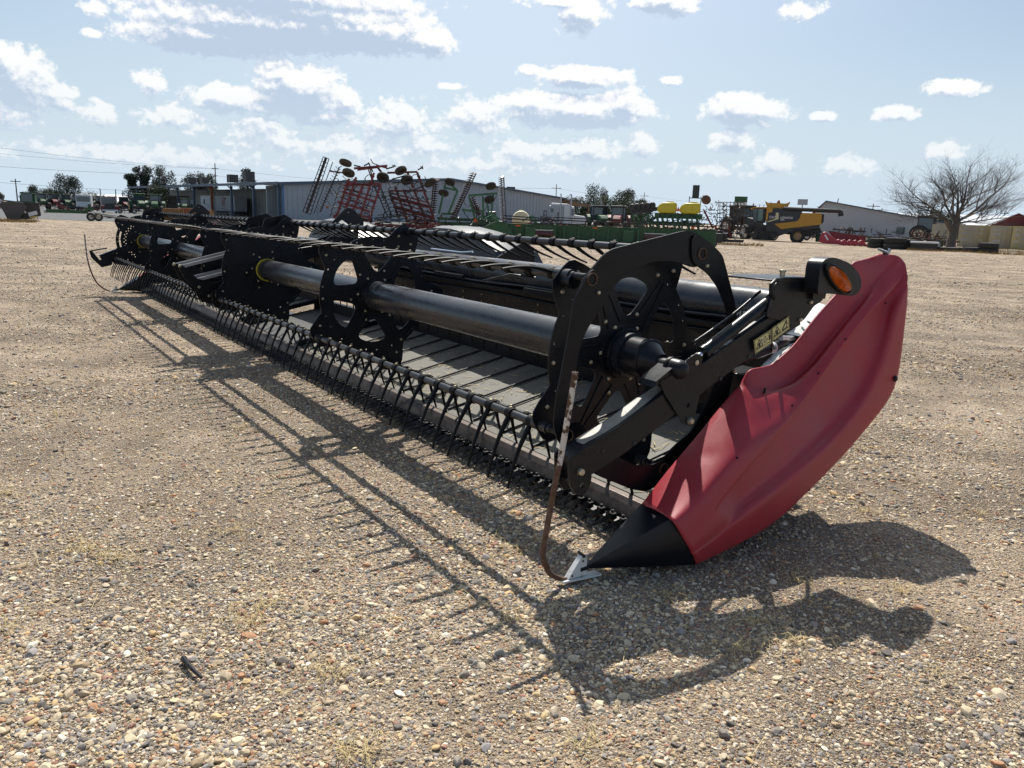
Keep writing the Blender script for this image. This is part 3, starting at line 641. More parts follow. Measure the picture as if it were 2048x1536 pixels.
# upper bracket plate carrying cylinder and lamp
mb = MB()
top = [(.88, 1.10), (.921, 1.245), (.95, 1.258), (1.25, 1.252), (1.335, 1.25), (1.34, 1.21), (1.29, 1.155), (1.235, 1.135), (1.171, 1.074), (1.095, 1.044), (1.03, 1.07)]
fill_plate(mb, [fillet(top, .015, 3)], fn_u, UA-.046, UA-.038)
mb.prism([(.94, 1.262), (1.0, 1.270), (1.33, 1.262), (1.33, 1.255), (.94, 1.254)], fn_u, UA-.05, UA+.24)
mb.path([H(UA-.045, 1.30, 1.262), H(UA-.045, .98, 1.268), H(UA-.045, .925, 1.264), H(UA-.045, .895, 1.245), H(UA-.045, .90, 1.205), H(UA-.045, .93, 1.18)], .010, 10)
mb.path([H(UA+.0, 1.03, 1.262), H(UA+.0, 1.03, 1.30)], .012, 14, 1); mb.path([H(UA+.0, 1.03, 1.296), H(UA+.0, 1.03, 1.306)], .016, 14, 1)
for (b, z) in ((1.20, 1.155), (1.135, 1.075), (.86, .99), (1.15, 1.235)): mb.lathe([(0, -.014), (.009, -.013), (.012, -.004), (.012, 0), (0, 0)], H(UA-.045, b, z), (1, 0, 0), 6, 1)
mb.obj('arm_bracket', [BLK, BOLT], hdr, 35, .002)
# clamp bracket under the bearing cap
mb = MB()
fill_plate(mb, [fillet([(.23, .86), (.27, .80), (.40, .655), (.455, .64), (.47, .72), (.50, .87), (.44, .945), (.40, .95), (.36, .90)], .015, 3), fillet([(.405, .745), (.42, .755), (.425, .735), (.41, .725)], .006, 2)[::-1]], fn_u, UA-.046, UA-.039)
mb.prism([(.205, .838), (.215, .862), (.33, .925), (.335, .905), (.235, .85)], fn_u, UA-.042, UA+.05)
mb.lathe([(0, -.018), (.012, -.018), (.017, -.010), (.017, 0), (0, 0)], H(UA-.046, .43, .67), (1, 0, 0), 6, 1)
mb.lathe([(0, -.014), (.011, -.013), (.013, 0), (0, 0)], H(UA-.046, .435, .925), (1, 0, 0), 10, 1)
fill_plate(mb, [fillet([(.36, .90), (.46, .90), (.475, .945), (.44, .965), (.40, .955)], .012, 3)], fn_u, UA-.054, UA-.0475)
mb.obj('clamp_bracket', [BLK, BOLT], hdr, 35)
# lift cylinder and hydraulic line
A_, B_ = H(UA-.01, .42, .905), H(UA-.01, 1.02, 1.205)
d = (B_-A_)
mb = MB(); mb.path([A_+d*.04, A_+d*.24], .0125, 20, 1); mb.path([A_+d*.17, A_+d*.96], .027, 28, 0); mb.path([A_+d*.165, A_+d*.20], .030, 28, 0); mb.path([A_+d*.0, A_+d*.06], .02, 14, 0)
mb.path([B_-d*.06+Vector((0, 0, .0)), B_+d*.03], .031, 20, 0)
mb.obj('lift_cylinder', [BLK, CHROME], hdr, 40)
mb = MB(); a_, b_ = H(UA-.02, .56, .93), H(UA-.02, 1.13, 1.185); d = b_-a_
mb.path([a_, a_+d*.28], .009, 12, 1); mb.path([a_+d*.02, a_+d*.09], .013, 6, 1); mb.path([a_+d*.16, a_+d*.24], .013, 6, 1); mb.path([a_+d*.28, b_], .0125, 14, 0)
mb.path([b_-d*.05, b_, b_+Vector((0, -.05, .02)), b_+Vector((0.02, -.09, .03))], .009, 10, 1)
mb.obj('hydraulic_line', [BLK, SILV], hdr, 40)
# warning decals
def decal(P, kind):
    (b0, z0), (b1, z1), (b2, z2), (b3, z3) = P       # bottom-left, bottom-right, top-right, top-left
    def at(s, t): return ((b0*(1-s)+b1*s)*(1-t)+(b3*(1-s)+b2*s)*t, (z0*(1-s)+z1*s)*(1-t)+(z3*(1-s)+z2*s)*t)
    mb = MB(); u0 = UA-.0375 if kind == 0 else UA-.0505
    u0 = UA-.0520
    fill_plate(mb, [[at(0, 0), at(1, 0), at(1, 1), at(0, 1)]], fn_u, u0, u0+.0012)
    o = mb.obj('warning_decal', DEC, hdr)
    ink = MB(); uu = u0-.0012
    def ln(p, q, w=.0035): a = at(*p); b = at(*q); ink.beam(H(uu, *a), H(uu, *b), .0012, w, upv=(1, 0, 0)) if False else ink.prism(_quad(a, b, w), fn_u, uu, uu+.0008)
    ln((.03, .05), (.97, .05), .0025); ln((.03, .95), (.97, .95), .0025); ln((.03, .05), (.03, .95), .0025); ln((.97, .05), (.97, .95), .0025); ln((.03, .22), (.97, .22), .002)
    ln((.08, .30), (.28, .85)); ln((.28, .85), (.46, .30)); ln((.46, .30), (.08, .30))
    ln((.22, .38), (.32, .42), .010); ln((.27, .42), (.28, .62), .008); ln((.2, .52), (.33, .55), .006)
    if kind == 0:
        ln((.56, .35), (.56, .75), .002); ln((.56, .75), (.66, .8), .002); ln((.66, .8), (.66, .4), .002); ln((.66, .4), (.56, .35), .002)
        for s in (.70, .745): ln((s, .5), (s+.025, .5), .006)
        ln((.88, .35), (.88, .72), .012); ln((.83, .55), (.93, .62), .006); ln((.87, .78), (.89, .84), .014)
    else:
        ln((.55, .30), (.88, .30), .005); ln((.56, .34), (.84, .86), .006); ln((.80, .40), (.84, .84), .005); ln((.90, .45), (.90, .60), .004)
    ink.obj('decal_pictogram', DECK, o)
def _quad(a, b, w):
    a = Vector(a); b = Vector(b); d = (b-a)
    if d.length < 1e-6: d = Vector((1e-3, 0))
    n = Vector((-d.y, d.x)).normalized()*w/2
    return [tuple(a-n), tuple(b-n), tuple(b+n), tuple(a+n)]
decal([(.825, .933), (.936, .976), (.918, 1.040), (.803, .997)], 0)
decal([(.939, .982), (1.057, 1.036), (1.041, 1.097), (.924, 1.046)], 1)
# marker lamp
mb = MB()
prof = fillet([(1.115, 1.20), (1.115, 1.345), (1.16, 1.368), (1.22, 1.37), (1.348, 1.342), (1.437, 1.290), (1.470, 1.241), (1.447, 1.197), (1.395, 1.186), (1.29, 1.196), (1.20, 1.205)], .03, 4)
fill_plate(mb, [prof], fn_u, UA-.135, UA-.06)
lamp = mb.obj('marker_lamp', PLAS, hdr, 40, .012, seg=3)
c = Vector((1.258, 1.270)); axv = Vector((.098, -.044)); ayv = Vector((-.011, .048))
def oval(s, u, n=32): return [H(u, *(c+axv*cos(2*pi*k/n)*s+ayv*sin(2*pi*k/n)*s)) for k in range(n)]
mb = MB(); n = 32; V = []; F = []
for s, uu in ((1.16, UA-.139), (1.14, UA-.149), (1.03, UA-.152), (1.0, UA-.142)): V += oval(s, uu)
for k in range(3):
    for q in range(n): F.append((k*n+q, k*n+(q+1) % n, (k+1)*n+(q+1) % n, (k+1)*n+q))
mb.add(V, F); mb.obj('lamp_bezel', PLAS, lamp, 50)
mb = MB(); V = []; F = []; rings = [(1.0, -.141), (.95, -.149)] + [(.92-.045*k, -.152-.013*(1-(.92-.045*k)**2)-(.003 if k % 2 else 0)) for k in range(19)] + [(.04, -.168)]
for s, uu in rings: V += oval(s, UA+uu)
for k in range(len(rings)-1):
    for q in range(n): F.append((k*n+q, k*n+(q+1) % n, (k+1)*n+(q+1) % n, (k+1)*n+q))
F.append(tuple(range((len(rings)-1)*n, len(rings)*n))); mb.add(V, F)
mb.obj('amber_lens', AMBER, lamp, 60)
MB().box(H(UA-.055, 1.24, 1.185), (.02, .10, .03)).obj('lamp_bracket', BLK, lamp)

# --- red end shield -----------------------------------------------------------------------
EDGE0 = [(0.03,0.324,0.265),(0.03,0.462,0.39),(0.03,0.659,0.546),(0.03,0.831,0.69),(0.03,0.926,0.758),(0.03,0.975,0.827),(0.03,1.145,0.833),(0.03,1.309,0.922),(0.03,1.489,1.078),(0.03,1.68,1.214),(0.03,1.727,1.332),(0.03,1.857,1.35),(0.03,1.98,1.376)]
EDGE1 = [(0,0.31,0.269),(0,0.448,0.385),(0,0.643,0.539),(0,0.815,0.678),(0,0.913,0.743),(-0.005,1.059,0.725),(-0.005,1.214,0.727),(-0.005,1.348,0.776),(-0.005,1.514,0.906),(-0.005,1.762,1.105),(-0.005,1.905,1.239),(-0.005,2.022,1.317),(-0.005,2.059,1.37)]
EDGE2 = [(-0.19,0.278,0.272),(-0.19,0.394,0.321),(-0.18,0.567,0.436),(-0.16,0.76,0.552),(-0.11,0.976,0.619),(-0.075,1.144,0.691),(-0.06,1.266,0.751),(-0.05,1.416,0.845),(-0.045,1.607,1.005),(-0.04,1.83,1.164),(-0.04,1.956,1.241),(-0.035,2.075,1.292),(-0.03,2.114,1.332)]
EDGE3 = [(-0.22,0.325,0.192),(-0.22,0.449,0.24),(-0.21,0.641,0.362),(-0.19,0.854,0.499),(-0.15,1.081,0.593),(-0.12,1.224,0.667),(-0.105,1.328,0.728),(-0.095,1.444,0.83),(-0.085,1.558,0.936),(-0.08,1.78,1.092),(-0.075,1.937,1.165),(-0.07,2.018,1.21),(-0.06,2.095,1.294)]
EDGE4 = [(-0.23,0.376,0.111),(-0.23,0.546,0.153),(-0.225,0.739,0.266),(-0.215,0.962,0.307),(-0.19,1.214,0.395),(-0.165,1.406,0.45),(-0.15,1.585,0.541),(-0.135,1.726,0.628),(-0.125,1.814,0.725),(-0.115,1.897,0.851),(-0.105,1.94,0.982),(-0.1,1.969,1.113),(-0.085,2.075,1.216)]
EDGE5 = [(-0.215,0.425,0.046),(-0.215,0.576,0.062),(-0.21,0.821,0.085),(-0.205,1.043,0.137),(-0.185,1.327,0.271),(-0.165,1.517,0.335),(-0.15,1.668,0.408),(-0.14,1.839,0.512),(-0.13,1.984,0.59),(-0.125,2.052,0.675),(-0.12,2.061,0.812),(-0.115,2.057,0.976),(-0.1,2.068,1.137)]
NS = 97
def resample(E):      # linear stations with lightly rounded corners
    out = []
    for i in range(NS):
        t = i/(NS-1)*(len(E)-1); k = min(int(t), len(E)-2); f = t-k; out.append(Vector(E[k]).lerp(Vector(E[k+1]), f))
    for _ in range(3): out = [out[0]]+[(out[i-1]+out[i]*2+out[i+1])/4 for i in range(1, NS-1)]+[out[-1]]
    return out
E_ = [resample(e) for e in (EDGE0, EDGE1, EDGE2, EDGE3, EDGE4, EDGE5)]
for j, n_ in ((2, 24), (3, 50), (4, 50), (5, 50)):
    for _ in range(n_): E_[j] = [E_[j][0]]+[(E_[j][i-1]+E_[j][i]*2+E_[j][i+1])/4 for i in range(1, NS-1)]+[E_[j][-1]]
def sect_at(i):
    e0, e1, e2, e3, e4, e5 = [e[i] for e in E_]; f = i/(NS-1); rear = max(0, (f-.70)/.30)
    g_ = min(1, max(0, (f-.10)/.07)); ins = Vector((.045*g_*g_*(3-2*g_)*(1 if f < .9 else max(0, (1-f)/.1)), 0, 0))
    X = lambda u, b, z: Vector((u, b, z))
    col = [e0+X(.02, 0, -.022), e0+X(.012, 0, -.003), e0, e1*.25+e0*.75, e1*.85+e0*.15, e1*.92+e2*.08+X(0, 0, .002)]
    col += [e1*.5+e2*.5+X(-.004, 0, .008), e2+X(0, 0, .003), e2*.7+e3*.3+X(-.006, 0, 0), e3, e3*.95+e4*.05+ins, e3*.5+e4*.5+ins*1.2+X(-.006, 0, 0), e3*.07+e4*.93+ins, e4+X(-.004, 0, 0), e4*.5+e5*.5+X(-.004, 0, 0), e5]
    d = X(0, .01+.05*rear, -.012*(1-rear))
    col += [e5+d+X(.025, 0, 0), e5+d*1.9+X(.09, 0, 0), e5+d*2.3+X(.19, 0, 0)]
    return col
grid = []
for i in range(NS):
    col = sect_at(i); out = []; m = 4
    for k in range(len(col)-1):
        for j in range(m): out.append(col[k].lerp(col[k+1], j/m))
    out.append(col[-1])
    for _ in range(2): out = [out[0]]+[(out[q-1]+out[q]*2+out[q+1])/4 for q in range(1, len(out)-1)]+[out[-1]]
    grid.append([H(*p) for p in out])
# shallow dents in the lower front face
for (du, db, dz, r, dp) in ((-.08, .60, .47, .06, .006), (-.10, .80, .62, .09, .004)):
    c_ = H(du, db, dz)
    for col in grid:
        for p in col:
            q = (p-c_).length
            if q < r: p += Vector((.6, 0, -.8))*dp*(1-(q/r)**2)**2
V = [p for c_ in grid for p in c_]; nn = len(grid[0]); F = []
for i in range(NS-1):
    for j in range(nn-1): F.append((i*nn+j, i*nn+j+1, (i+1)*nn+j+1, (i+1)*nn+j))
mb = MB(); mb.add(V, F)
sh = mb.obj('end_shield', RED, hdr, 60)
sh['label'] = 'dented red moulded end shield'
md = sh.modifiers.new('solid', 'SOLIDIFY'); md.thickness = .006; md.offset = -1
for i_, k_ in ((20, 30), (38, 33), (52, 33), (63, 34), (30, 60), (46, 62), (70, 62), (84, 44)):
    p_ = grid[i_][k_]; fm = MB(); n_ = (grid[i_][k_+1]-grid[i_][k_-1]).cross(grid[i_+1][k_]-grid[i_-1][k_]).normalized(); fm.lathe([(0, -.004), (.0045, -.004), (.006, 0), (.0045, .004), (0, .004)], p_, n_, 10); fm.obj('fastener', PLAS, sh, 40)
# rubber plug and hole marks, top latch
MB().lathe([(0, -.012), (.012, -.011), (.017, -.004), (.017, .002), (0, .002)], H(-.128, 2.005, .715), (1, .1, 0), 16).obj('rubber_plug', PLAS, hdr, 40)
mb = MB(); mb.path([H(-.01, 1.955, 1.372), H(-.005, 1.955, 1.405)], .014, 12, 0); mb.path([H(-.03, 1.94, 1.385), H(.02, 1.93, 1.40)], .007, 8, 1); mb.path([H(-.01, 1.965, 1.37), H(-.01, 1.99, 1.40)], .009, 8, 1)
mb.obj('shield_latch', [PLAS, SILV], hdr, 40)
MB().path([H(-.03, 1.02, .715), H(-.035, 1.02, .745)], .006, 8).obj('shield_pin', PLAS, hdr)
# far shield (black inner face, cone)
def cone(u0, s):
    mb = MB(); n = 10
    secs = []
    tip = (-.035, .055)
    prof = [(.345, .268, .05), (.330, .270, -.02), (.310, .270, -.16), (.345, .185, -.21), (.395, .10, -.222), (.44, .04, -.205), (.45, .014, -.10), (.45, .014, .06), (.40, .15, .075)]
    V = []; F = []; fr = [0, .18, .45, .75, 1.0]
    for f in fr:
        for (b, z, uu) in prof:
            g = f**.92
            bb = tip[0]+(b-tip[0])*f; zz = tip[1]+(z-tip[1])*(g if z > .055 else f); u_ = uu*g*1.0
            V.append(H(u0+s*u_, bb, zz))
    m = len(prof)
    for i in range(len(fr)-1):
        for k in range(m): F.append((i*m+k, i*m+(k+1) % m, (i+1)*m+(k+1) % m, (i+1)*m+k))
    F.append(tuple(range((len(fr)-1)*m, len(fr)*m)))
    mb.add(V, F); mb.path([H(u0, -.065, .06), H(u0, -.02, .062)], .017, 10)
    return mb.obj('divider_cone', mat('gloss_black_plastic', (.0035, .006, .011), .33, spec=.3, bump=.1, bscale=180, dust=.03), hdr, 40, merge=True)
cone(0, 1); cone(L_TOT, -1)
def divider(u0, lean):
    P = smooth_curve([H(u0+lean*max(0, (k-3)/7), b, z) for k, (b, z) in enumerate(PR if lean < 0 else PF)], 40)
    mb = MB(); mb.path(P[:31], [.0085+.0035*min(1, k/14) for k in range(31)], 12, 0, cap=False); mb.path(P[30:], .012, 12, 1)
    mb.lathe([(.009, .0), (.0125, 0), (.0125, .02), (.009, .02)], P[-1]-Vector((0, 0, .01)), (0, 0, 1), 12, 1)
    r = mb.obj('divider_rod', [RUST, ROD], hdr, 40)
    mb = MB()
    pts = [(.045, .008), (-.15, .022), (-.15, .034), (-.11, .045), (-.085, .10), (-.055, .115), (-.042, .10), (-.04, .035), (.045, .020)]
    mb.prism([(.05, .008), (-.16, .024), (-.16, .033), (.05, .018)], fn_u, u0-.022, u0+.022)
    mb.prism([(-.13, .032), (-.055, .125), (-.03, .118), (-.03, .03)], fn_u, u0-.014, u0+.014)
    mb.lathe([(0, -.004), (.005, -.004), (.005, 0), (0, 0)], H(u0-.015, -.055, .10), (1, 0, 0), 8, 1); mb.lathe([(0, -.004), (.005, -.004), (.005, 0), (0, 0)], H(u0-.015, -.11, .045), (1, 0, 0), 8, 1)
    mb.path([H(u0-.02, -.052, .12), H(u0+.02, -.052, .125)], .008, 8, 1)
    mb.obj('divider_shoe', [WHT, DECK], hdr, None, .003)
PR = [(.02, .012), (-.07, .016), (-.149, .034), (-.215, .075), (-.25, .12), (-.285, .195), (-.283, .315), (-.275, .45), (-.255, .63), (-.245, .79), (-.238, .935)]
PF = [(.02, .012), (-.07, .016), (-.142, .030), (-.21, .065), (-.27, .106), (-.33, .17), (-.384, .278), (-.425, .42), (-.452, .571), (-.462, .78), (-.465, .984)]
divider(0, -.12); divider(L_TOT, .001)
# inner end sheets, and the light sheet above the drive bay
for u0, s in ((.055, 1), (L_TOT-.055, -1)):
    mb = MB(); fill_plate(mb, [[(.36, .12), (.36, .235), (.60, .44), (.93, .70), (1.15, .74), (1.30, .80), (1.62, .82), (1.62, .12)] if s > 0 else [(.30, .03), (.30, .26), (.93, .75), (1.31, .93), (1.70, 1.26), (1.98, 1.38), (2.06, 1.2), (2.0, .6), (1.35, .2), (.60, .02)]], fn_u, u0, u0+.006)
    mb.obj('end_sheet', BLKM, hdr)
lo = [(.05,1.192,.803),(.05,1.222,.827),(.05,1.253,.851),(.05,1.349,.916),(.05,1.546,1.06),(.05,1.60,1.105)]; hi = [(.30,1.412,.753),(.30,1.48,.796),(.30,1.544,.875),(.30,1.646,.957),(.30,1.777,1.03),(.30,1.865,1.086)]
V = []; F = []
for p_, q_ in zip(lo, hi):
    for t_ in (0, .33, .66, 1): V.append(H(*(Vector(p_).lerp(Vector(q_), t_))))
for i in range(5):
    for k in range(3): F.append((i*4+k, i*4+k+1, (i+1)*4+k+1, (i+1)*4+k))
mb = MB(); mb.add(V, F)
for t_ in (.35, .62):
    p_ = Vector(lo[4]).lerp(Vector(lo[3]), t_); q_ = Vector(hi[4]).lerp(Vector(hi[3]), t_); a_, b_ = p_.lerp(q_, .25)+Vector((0, 0, .004)), p_.lerp(q_, .5)+Vector((0, 0, .004)); mb.beam(H(*a_), H(*b_), .008, .003, 1)
mb.obj('bay_cover_sheet', [GALV, DECK], hdr)
mb = MB(); mb.path([H(.12, .95, .84), H(.12, 1.34, .915)], .026, 20, 0); mb.path([H(.11, 1.30, .945), H(.11, 1.44, .935)], .014, 14, 1); mb.path([H(.11, 1.40, .93), H(.11, 1.47, .925)], .022, 10, 0); mb.path([H(.119, 1.22, .893), H(.119, 1.26, .90)], .0275, 20, 2)
mb.obj('reel_fore_aft_cylinder', [BLK, SILV, WHT], hdr, 40)
MB().bx(.065, .34, -1.20, -.98, .60, .79).obj('shadow_fill_box', BLKM, hdr, None, .008)  # hidden box added to block sun and close the gap in the ground shadow
# far shield body: black seen from inside, red outside
mb = MB(); fill_plate(mb, [fillet([(.32, .26), (.93, .74), (1.31, .92), (1.70, 1.25), (1.98, 1.37), (2.05, 1.2), (2.0, .65), (1.35, .27), (.60, .03), (.44, .02)], .06, 4)], fn_u, L_TOT-.02, L_TOT+.12)
o = mb.obj('end_shield', [RED], hdr, 40, .02)

# --- cutterbar, guards, draper ---------------------------------------------------------
mb = MB(); sec = [(.455, .095), (.47, .150), (.49, .176), (.53, .180), (.545, .15), (.545, .06), (.47, .06)]
mb.prism(sec, fn_u, .06, L_TOT-.06); cb = mb.obj('cutterbar_lip', WORN, hdr, None, .004)
mb = MB(); mb.prism([(.405, .062), (.405, .074), (.46, .086), (.46, .06)], fn_u, .06, L_TOT-.06, 1)
x = .1
while x < 12.45:
    if int(x*13) % 3: mb.beam(H(x, .425, .09), H(x+.03, .425, .09), .03, .018, 1)
    x += .0762
cbp = mb.obj('sickle_bar', [WORN, GRDM], hdr)
gm = MB()
P0 = [(.285, .058, .001, .002), (.315, .066, .010, .011), (.36, .076, .0155, .017), (.395, .082, .017, .018), (.412, .082, .011, .014), (.46, .08, .018, .012)]
V = []; F = []
for (b, z, w, h) in P0: V += [H(-w, b, z), H(0, b, z+h), H(w, b, z), H(0, b, z-h*.7)]
for i in range(len(P0)-1):
    for k in range(4): F.append((i*4+k, i*4+(k+1) % 4, (i+1)*4+(k+1) % 4, (i+1)*4+k))
F += [(0, 1, 2, 3), (20, 21, 22, 23)]; gm.add(V, F); gm.box(H(0, .425, .094), (.026, .03, .012)); gm.path([H(0.01, .43, .094), H(.01, .43, .112)], .008, 6)
gme = gm.mesh('guard', GRDM, 30)
far = MB(); k = 0; x = .11
while x < 12.46:
    if k < 100:
        g = link('guard', gme, hdr); g.location = (x, 0, random.uniform(-.002, .002)); g.rotation_euler = (0, 0, random.uniform(-.04, .04))
    else: far.add([v.co+Vector((x, 0, 0)) for v in gme.vertices], [tuple(p.vertices) for p in gme.polygons])
    x += .0762; k += 1
o = far.obj('guard', GRDM, hdr, 30); o['kind'] = 'stuff'
# draper belts
def belt(ua, ub, nm='draper_belt'):
    mb = MB(); V = []; F = []; n = int((ub-ua)/.11); m = 7
    for i in range(n+1):
        for j in range(m+1):
            f = j/m; x = ua+(ub-ua)*i/n; b = .55+.95*f; z = .172+.20*f - .006*sin(pi*f)*(1 if i % 3 else .3) + random.uniform(-.0015, .0015)
            V.append(H(x, b, z))
    for i in range(n):
        for j in range(m): F.append((i*(m+1)+j, i*(m+1)+j+1, (i+1)*(m+1)+j+1, (i+1)*(m+1)+j))
    mb.add(V, F); o = mb.obj(nm, CANV, hdr, 40)
    sl = MB(); x = ua+.1
    while x < ub: sl.beam(H(x, .575, .186), H(x, 1.48, .377), .013, .013); x += .335
    sl.obj('draper_slat', SLAT, o)
belt(.10, 5.15); belt(7.1, L_TOT-.1)
ch = MB()
for _ in range(900):
    x = random.uniform(.15, 5.1) if random.random() < .75 else random.uniform(7.2, 12.3); f = random.random()**1.3; p = H(x, .58+.88*f, .182+.185*f); a = random.uniform(0, 6.28); L_ = random.uniform(.008, .05)
    d_ = Vector((cos(a), sin(a), 0))*L_; w_ = Vector((-sin(a), cos(a), 0))*random.uniform(.0008, .003); ch.add([p-d_-w_, p+d_-w_, p+d_+w_+Vector((0, 0, .003)), p-d_+w_], [(0, 1, 2, 3)])
o = ch.obj('chaff', STRAW, hdr); o['kind'] = 'stuff'
mb = MB(); mb.prism([(.53, .12), (1.5, .30), (1.5, .25), (.53, .06)], fn_u, 5.15, 7.1); mb.obj('feed_deck', SLAT, hdr)
for u0 in (5.15, 7.08): MB().beam(H(u0, .53, .20), H(u0, 1.5, .40), .05, .05).obj('deck_divider', BLK, hdr)
mb = MB(); mb.prism([(.54, .05), (1.6, .05), (1.6, .09), (.54, .09)], fn_u, .1, L_TOT-.1); mb.obj('deck_underside', BLKM, hdr)
# --- rear frame ------------------------------------------------------------------------
BT, ZT, RT = 1.56, 1.045, .118
mb = MB(); mb.path([H(.33, BT, ZT), H(6, BT, ZT), H(L_TOT-.05, BT, ZT)], RT, 40); mb.obj('rear_beam_tube', TUBE, hdr, 40)
mb = MB(); mb.prism([(1.50, .36), (1.46, .93), (1.40, .935), (1.40, .955), (1.50, .955), (1.54, .93), (1.56, .36)], fn_u, .06, 5.2)
mb.prism([(1.50, .36), (1.46, .93), (1.40, .935), (1.40, .955), (1.50, .955), (1.54, .93), (1.56, .36)], fn_u, 7.1, L_TOT-.06)
bs = mb.obj('back_sheet', BLK, hdr)
mb = MB()
for u0 in (5.2, 7.1): mb.beam(H(u0, 1.53, .2), H(u0, 1.53, 1.05), .12, .12)
mb.prism([(1.5, .30), (1.5, .42), (1.56, .42), (1.56, .30)], fn_u, 5.2, 7.1)
for k in range(10):
    u0 = 1.0+k*1.15
    if 5.0 < u0 < 7.3: continue
    mb.beam(H(u0, 1.60, 1.04), H(u0, 1.62, .30), .05, .07); mb.beam(H(u0, 1.62, .32), H(u0, .6, .10), .05, .06)
mb.obj('rear_frame', BLKM, hdr)
lt = MB()

TS = .0
def tube_fn(u0, a0):      # lettering wrapped round the front of the rear beam
    def f(x, y, t):
        a = a0 - y/(RT); r = RT+.001+t; return H(u0-x, BT-r*cos(a), ZT-r*sin(a))
    return f
text_mesh('FLEX-FLOAT', .042, tube_fn(.52, .32), lt, 0, .001, .25)
text_mesh('TECHNOLOGY', .034, tube_fn(.50, .60), lt, 0, .001, .25)
lt.obj('lettering', LETT, hdr)
# slotted brackets, rivets on sheet
mb = MB()
for u0 in (1.3, 2.4, 3.2, 3.5, 4.4, 4.6, 7.6, 8.6, 9.9, 11.2):
    for dz in (.86, .80): mb.lathe([(0, -.006), (.008, -.005), (.008, 0), (0, 0)], H(u0, 1.46, dz), (0, 1, 0), 8, 1)
mb.beam(H(2.0, 1.40, .965), H(2.5, 1.40, .965), .02, .03); mb.beam(H(3.4, 1.40, .99), H(3.9, 1.40, .99), .02, .03)
mb.obj('sheet_fastener', [BLK, BOLT], bs, 40)
# moulded hoods over the rear
def hood(u0, u1, b0, b1, z0, zt):
    mb = MB(); V = []; F = []; S = [(0, 0), (.03, .40), (.12, .66), (.26, .90), (.42, 1.0), (.60, 1.0), (.70, .92), (1.0, .30)]
    n = len(S)
    for (b, k) in ((b0, .0), (b0+.02, .93), (b0+.12, 1), (b1-.12, 1), (b1, .9), (b1, 0)):
        for (f, h) in S: V.append(H(u0+(u1-u0)*f, b+(.10*(1-h)), z0+(zt-z0)*h*k))
    for i in range(5):
        for k in range(n-1): F.append((i*n+k, i*n+k+1, (i+1)*n+k+1, (i+1)*n+k))
    mb.add(V, F); o = mb.obj('rear_hood', mat('grey_black_plastic', (.05, .052, .056), .38, bump=.3, bscale=200, dust=.25), hdr, 35, .012, seg=3); return o
hood(3.45, 5.3, 1.72, 2.2, 1.08, 1.40); hood(6.45, 8.2, 1.72, 2.2, 1.08, 1.41)
mb = MB(); fill_plate(mb, [fillet([(1.62, 1.02), (1.66, 1.16), (1.95, 1.30), (2.05, 1.24), (2.1, .9), (1.75, .85)], .03, 3)], fn_u, 3.28, 3.30); mb.obj('hood_end_plate', BLKM, hdr)
mb = MB(); mb.path([H(4.15, 1.5, 1.19), H(3.6, 1.5, 1.185), H(3.45, 1.52, 1.20)], .008, 8); mb.obj('tie_rod', CHROME, hdr, 40)
for k, (pts, r_) in enumerate((([(.35,1.44,1.0),(1.2,1.43,.975),(2.4,1.44,.985),(3.3,1.43,.97),(4.6,1.44,.985),(5.3,1.46,1.0)], .011), ([(.6,1.445,.90),(1.8,1.44,.88),(3.0,1.445,.895),(4.2,1.44,.875),(5.2,1.46,.90)], .009), ([(5.8,1.0,1.13),(5.75,.7,1.08),(5.78,.3,.93),(5.76,.0,.80)], .010), ([(-.02,.50,.99),(-.03,.62,1.05),(.0,.80,1.115),(.02,.98,1.20)], .007), ([(.02,1.05,1.03),(.05,1.15,.93),(.10,1.25,.90),(.2,1.42,.92)], .009))):
    MB().path(smooth_curve([H(*p) for p in pts], 30), r_, 8).obj('hydraulic_hose', PLAS, hdr, 60)
# --- centre reel arm -------------------------------------------------------------------------
mb = MB()
for u0 in (5.82, 6.08):
    fill_plate(mb, [fillet([(-.40, .93), (-.34, .80), (-.20, .655), (-.12, .60), (-.05, .62), (.30, .74), (.90, .98), (1.5, 1.22), (1.5, 1.32), (.9, 1.12), (.3, .86), (-.05, .76), (-.22, .80), (-.36, .945)], .03, 3)], fn_u, u0, u0+.008)
    mb.beam(H(u0+.02, -.37, .92), H(u0+.02, .35, 1.10), .022, .03, 1); mb.beam(H(u0+.02, -.22, .79), H(u0+.02, .35, .93), .022, .03, 1)
    for (b, z) in ((-.38, .93), (-.21, .72), (-.12, .63)): mb.lathe([(0, -.012), (.014, -.01), (.016, 0), (0, 0)], H(u0, b, z), (1, 0, 0), 10, 2)
mb.path([H(5.66, -.02, .64), H(5.80, -.02, .64)], .05, 20); mb.path([H(5.55, BC, ZC), H(6.3, BC, ZC)], .05, 20)
mb.path([H(5.95, -.05, .68), H(5.95, .9, 1.02), H(5.95, 1.5, 1.22)], .035, 16)
mb.obj('centre_reel_arm', [BLKM, SILV, BOLT], hdr, 35)
# peaked plates standing over the beam (reel arm pivots)
for u0, bb in ((5.95, 1.42), (12.28, 1.3)):
    mb = MB(); fill_plate(mb, [fillet([(bb-.42, 1.24), (bb-.2, 1.36), (bb-.06, 1.50), (bb+.0, 1.55), (bb+.07, 1.54), (bb+.20, 1.42), (bb+.20, 1.30), (bb+.05, 1.34), (bb-.06, 1.42), (bb-.2, 1.28)], .03, 4), ring_loop(bb+.02, 1.50, .012)[::-1]], fn_u, u0, u0+.012)
    mb.obj('arm_pivot_plate', BLK, hdr)
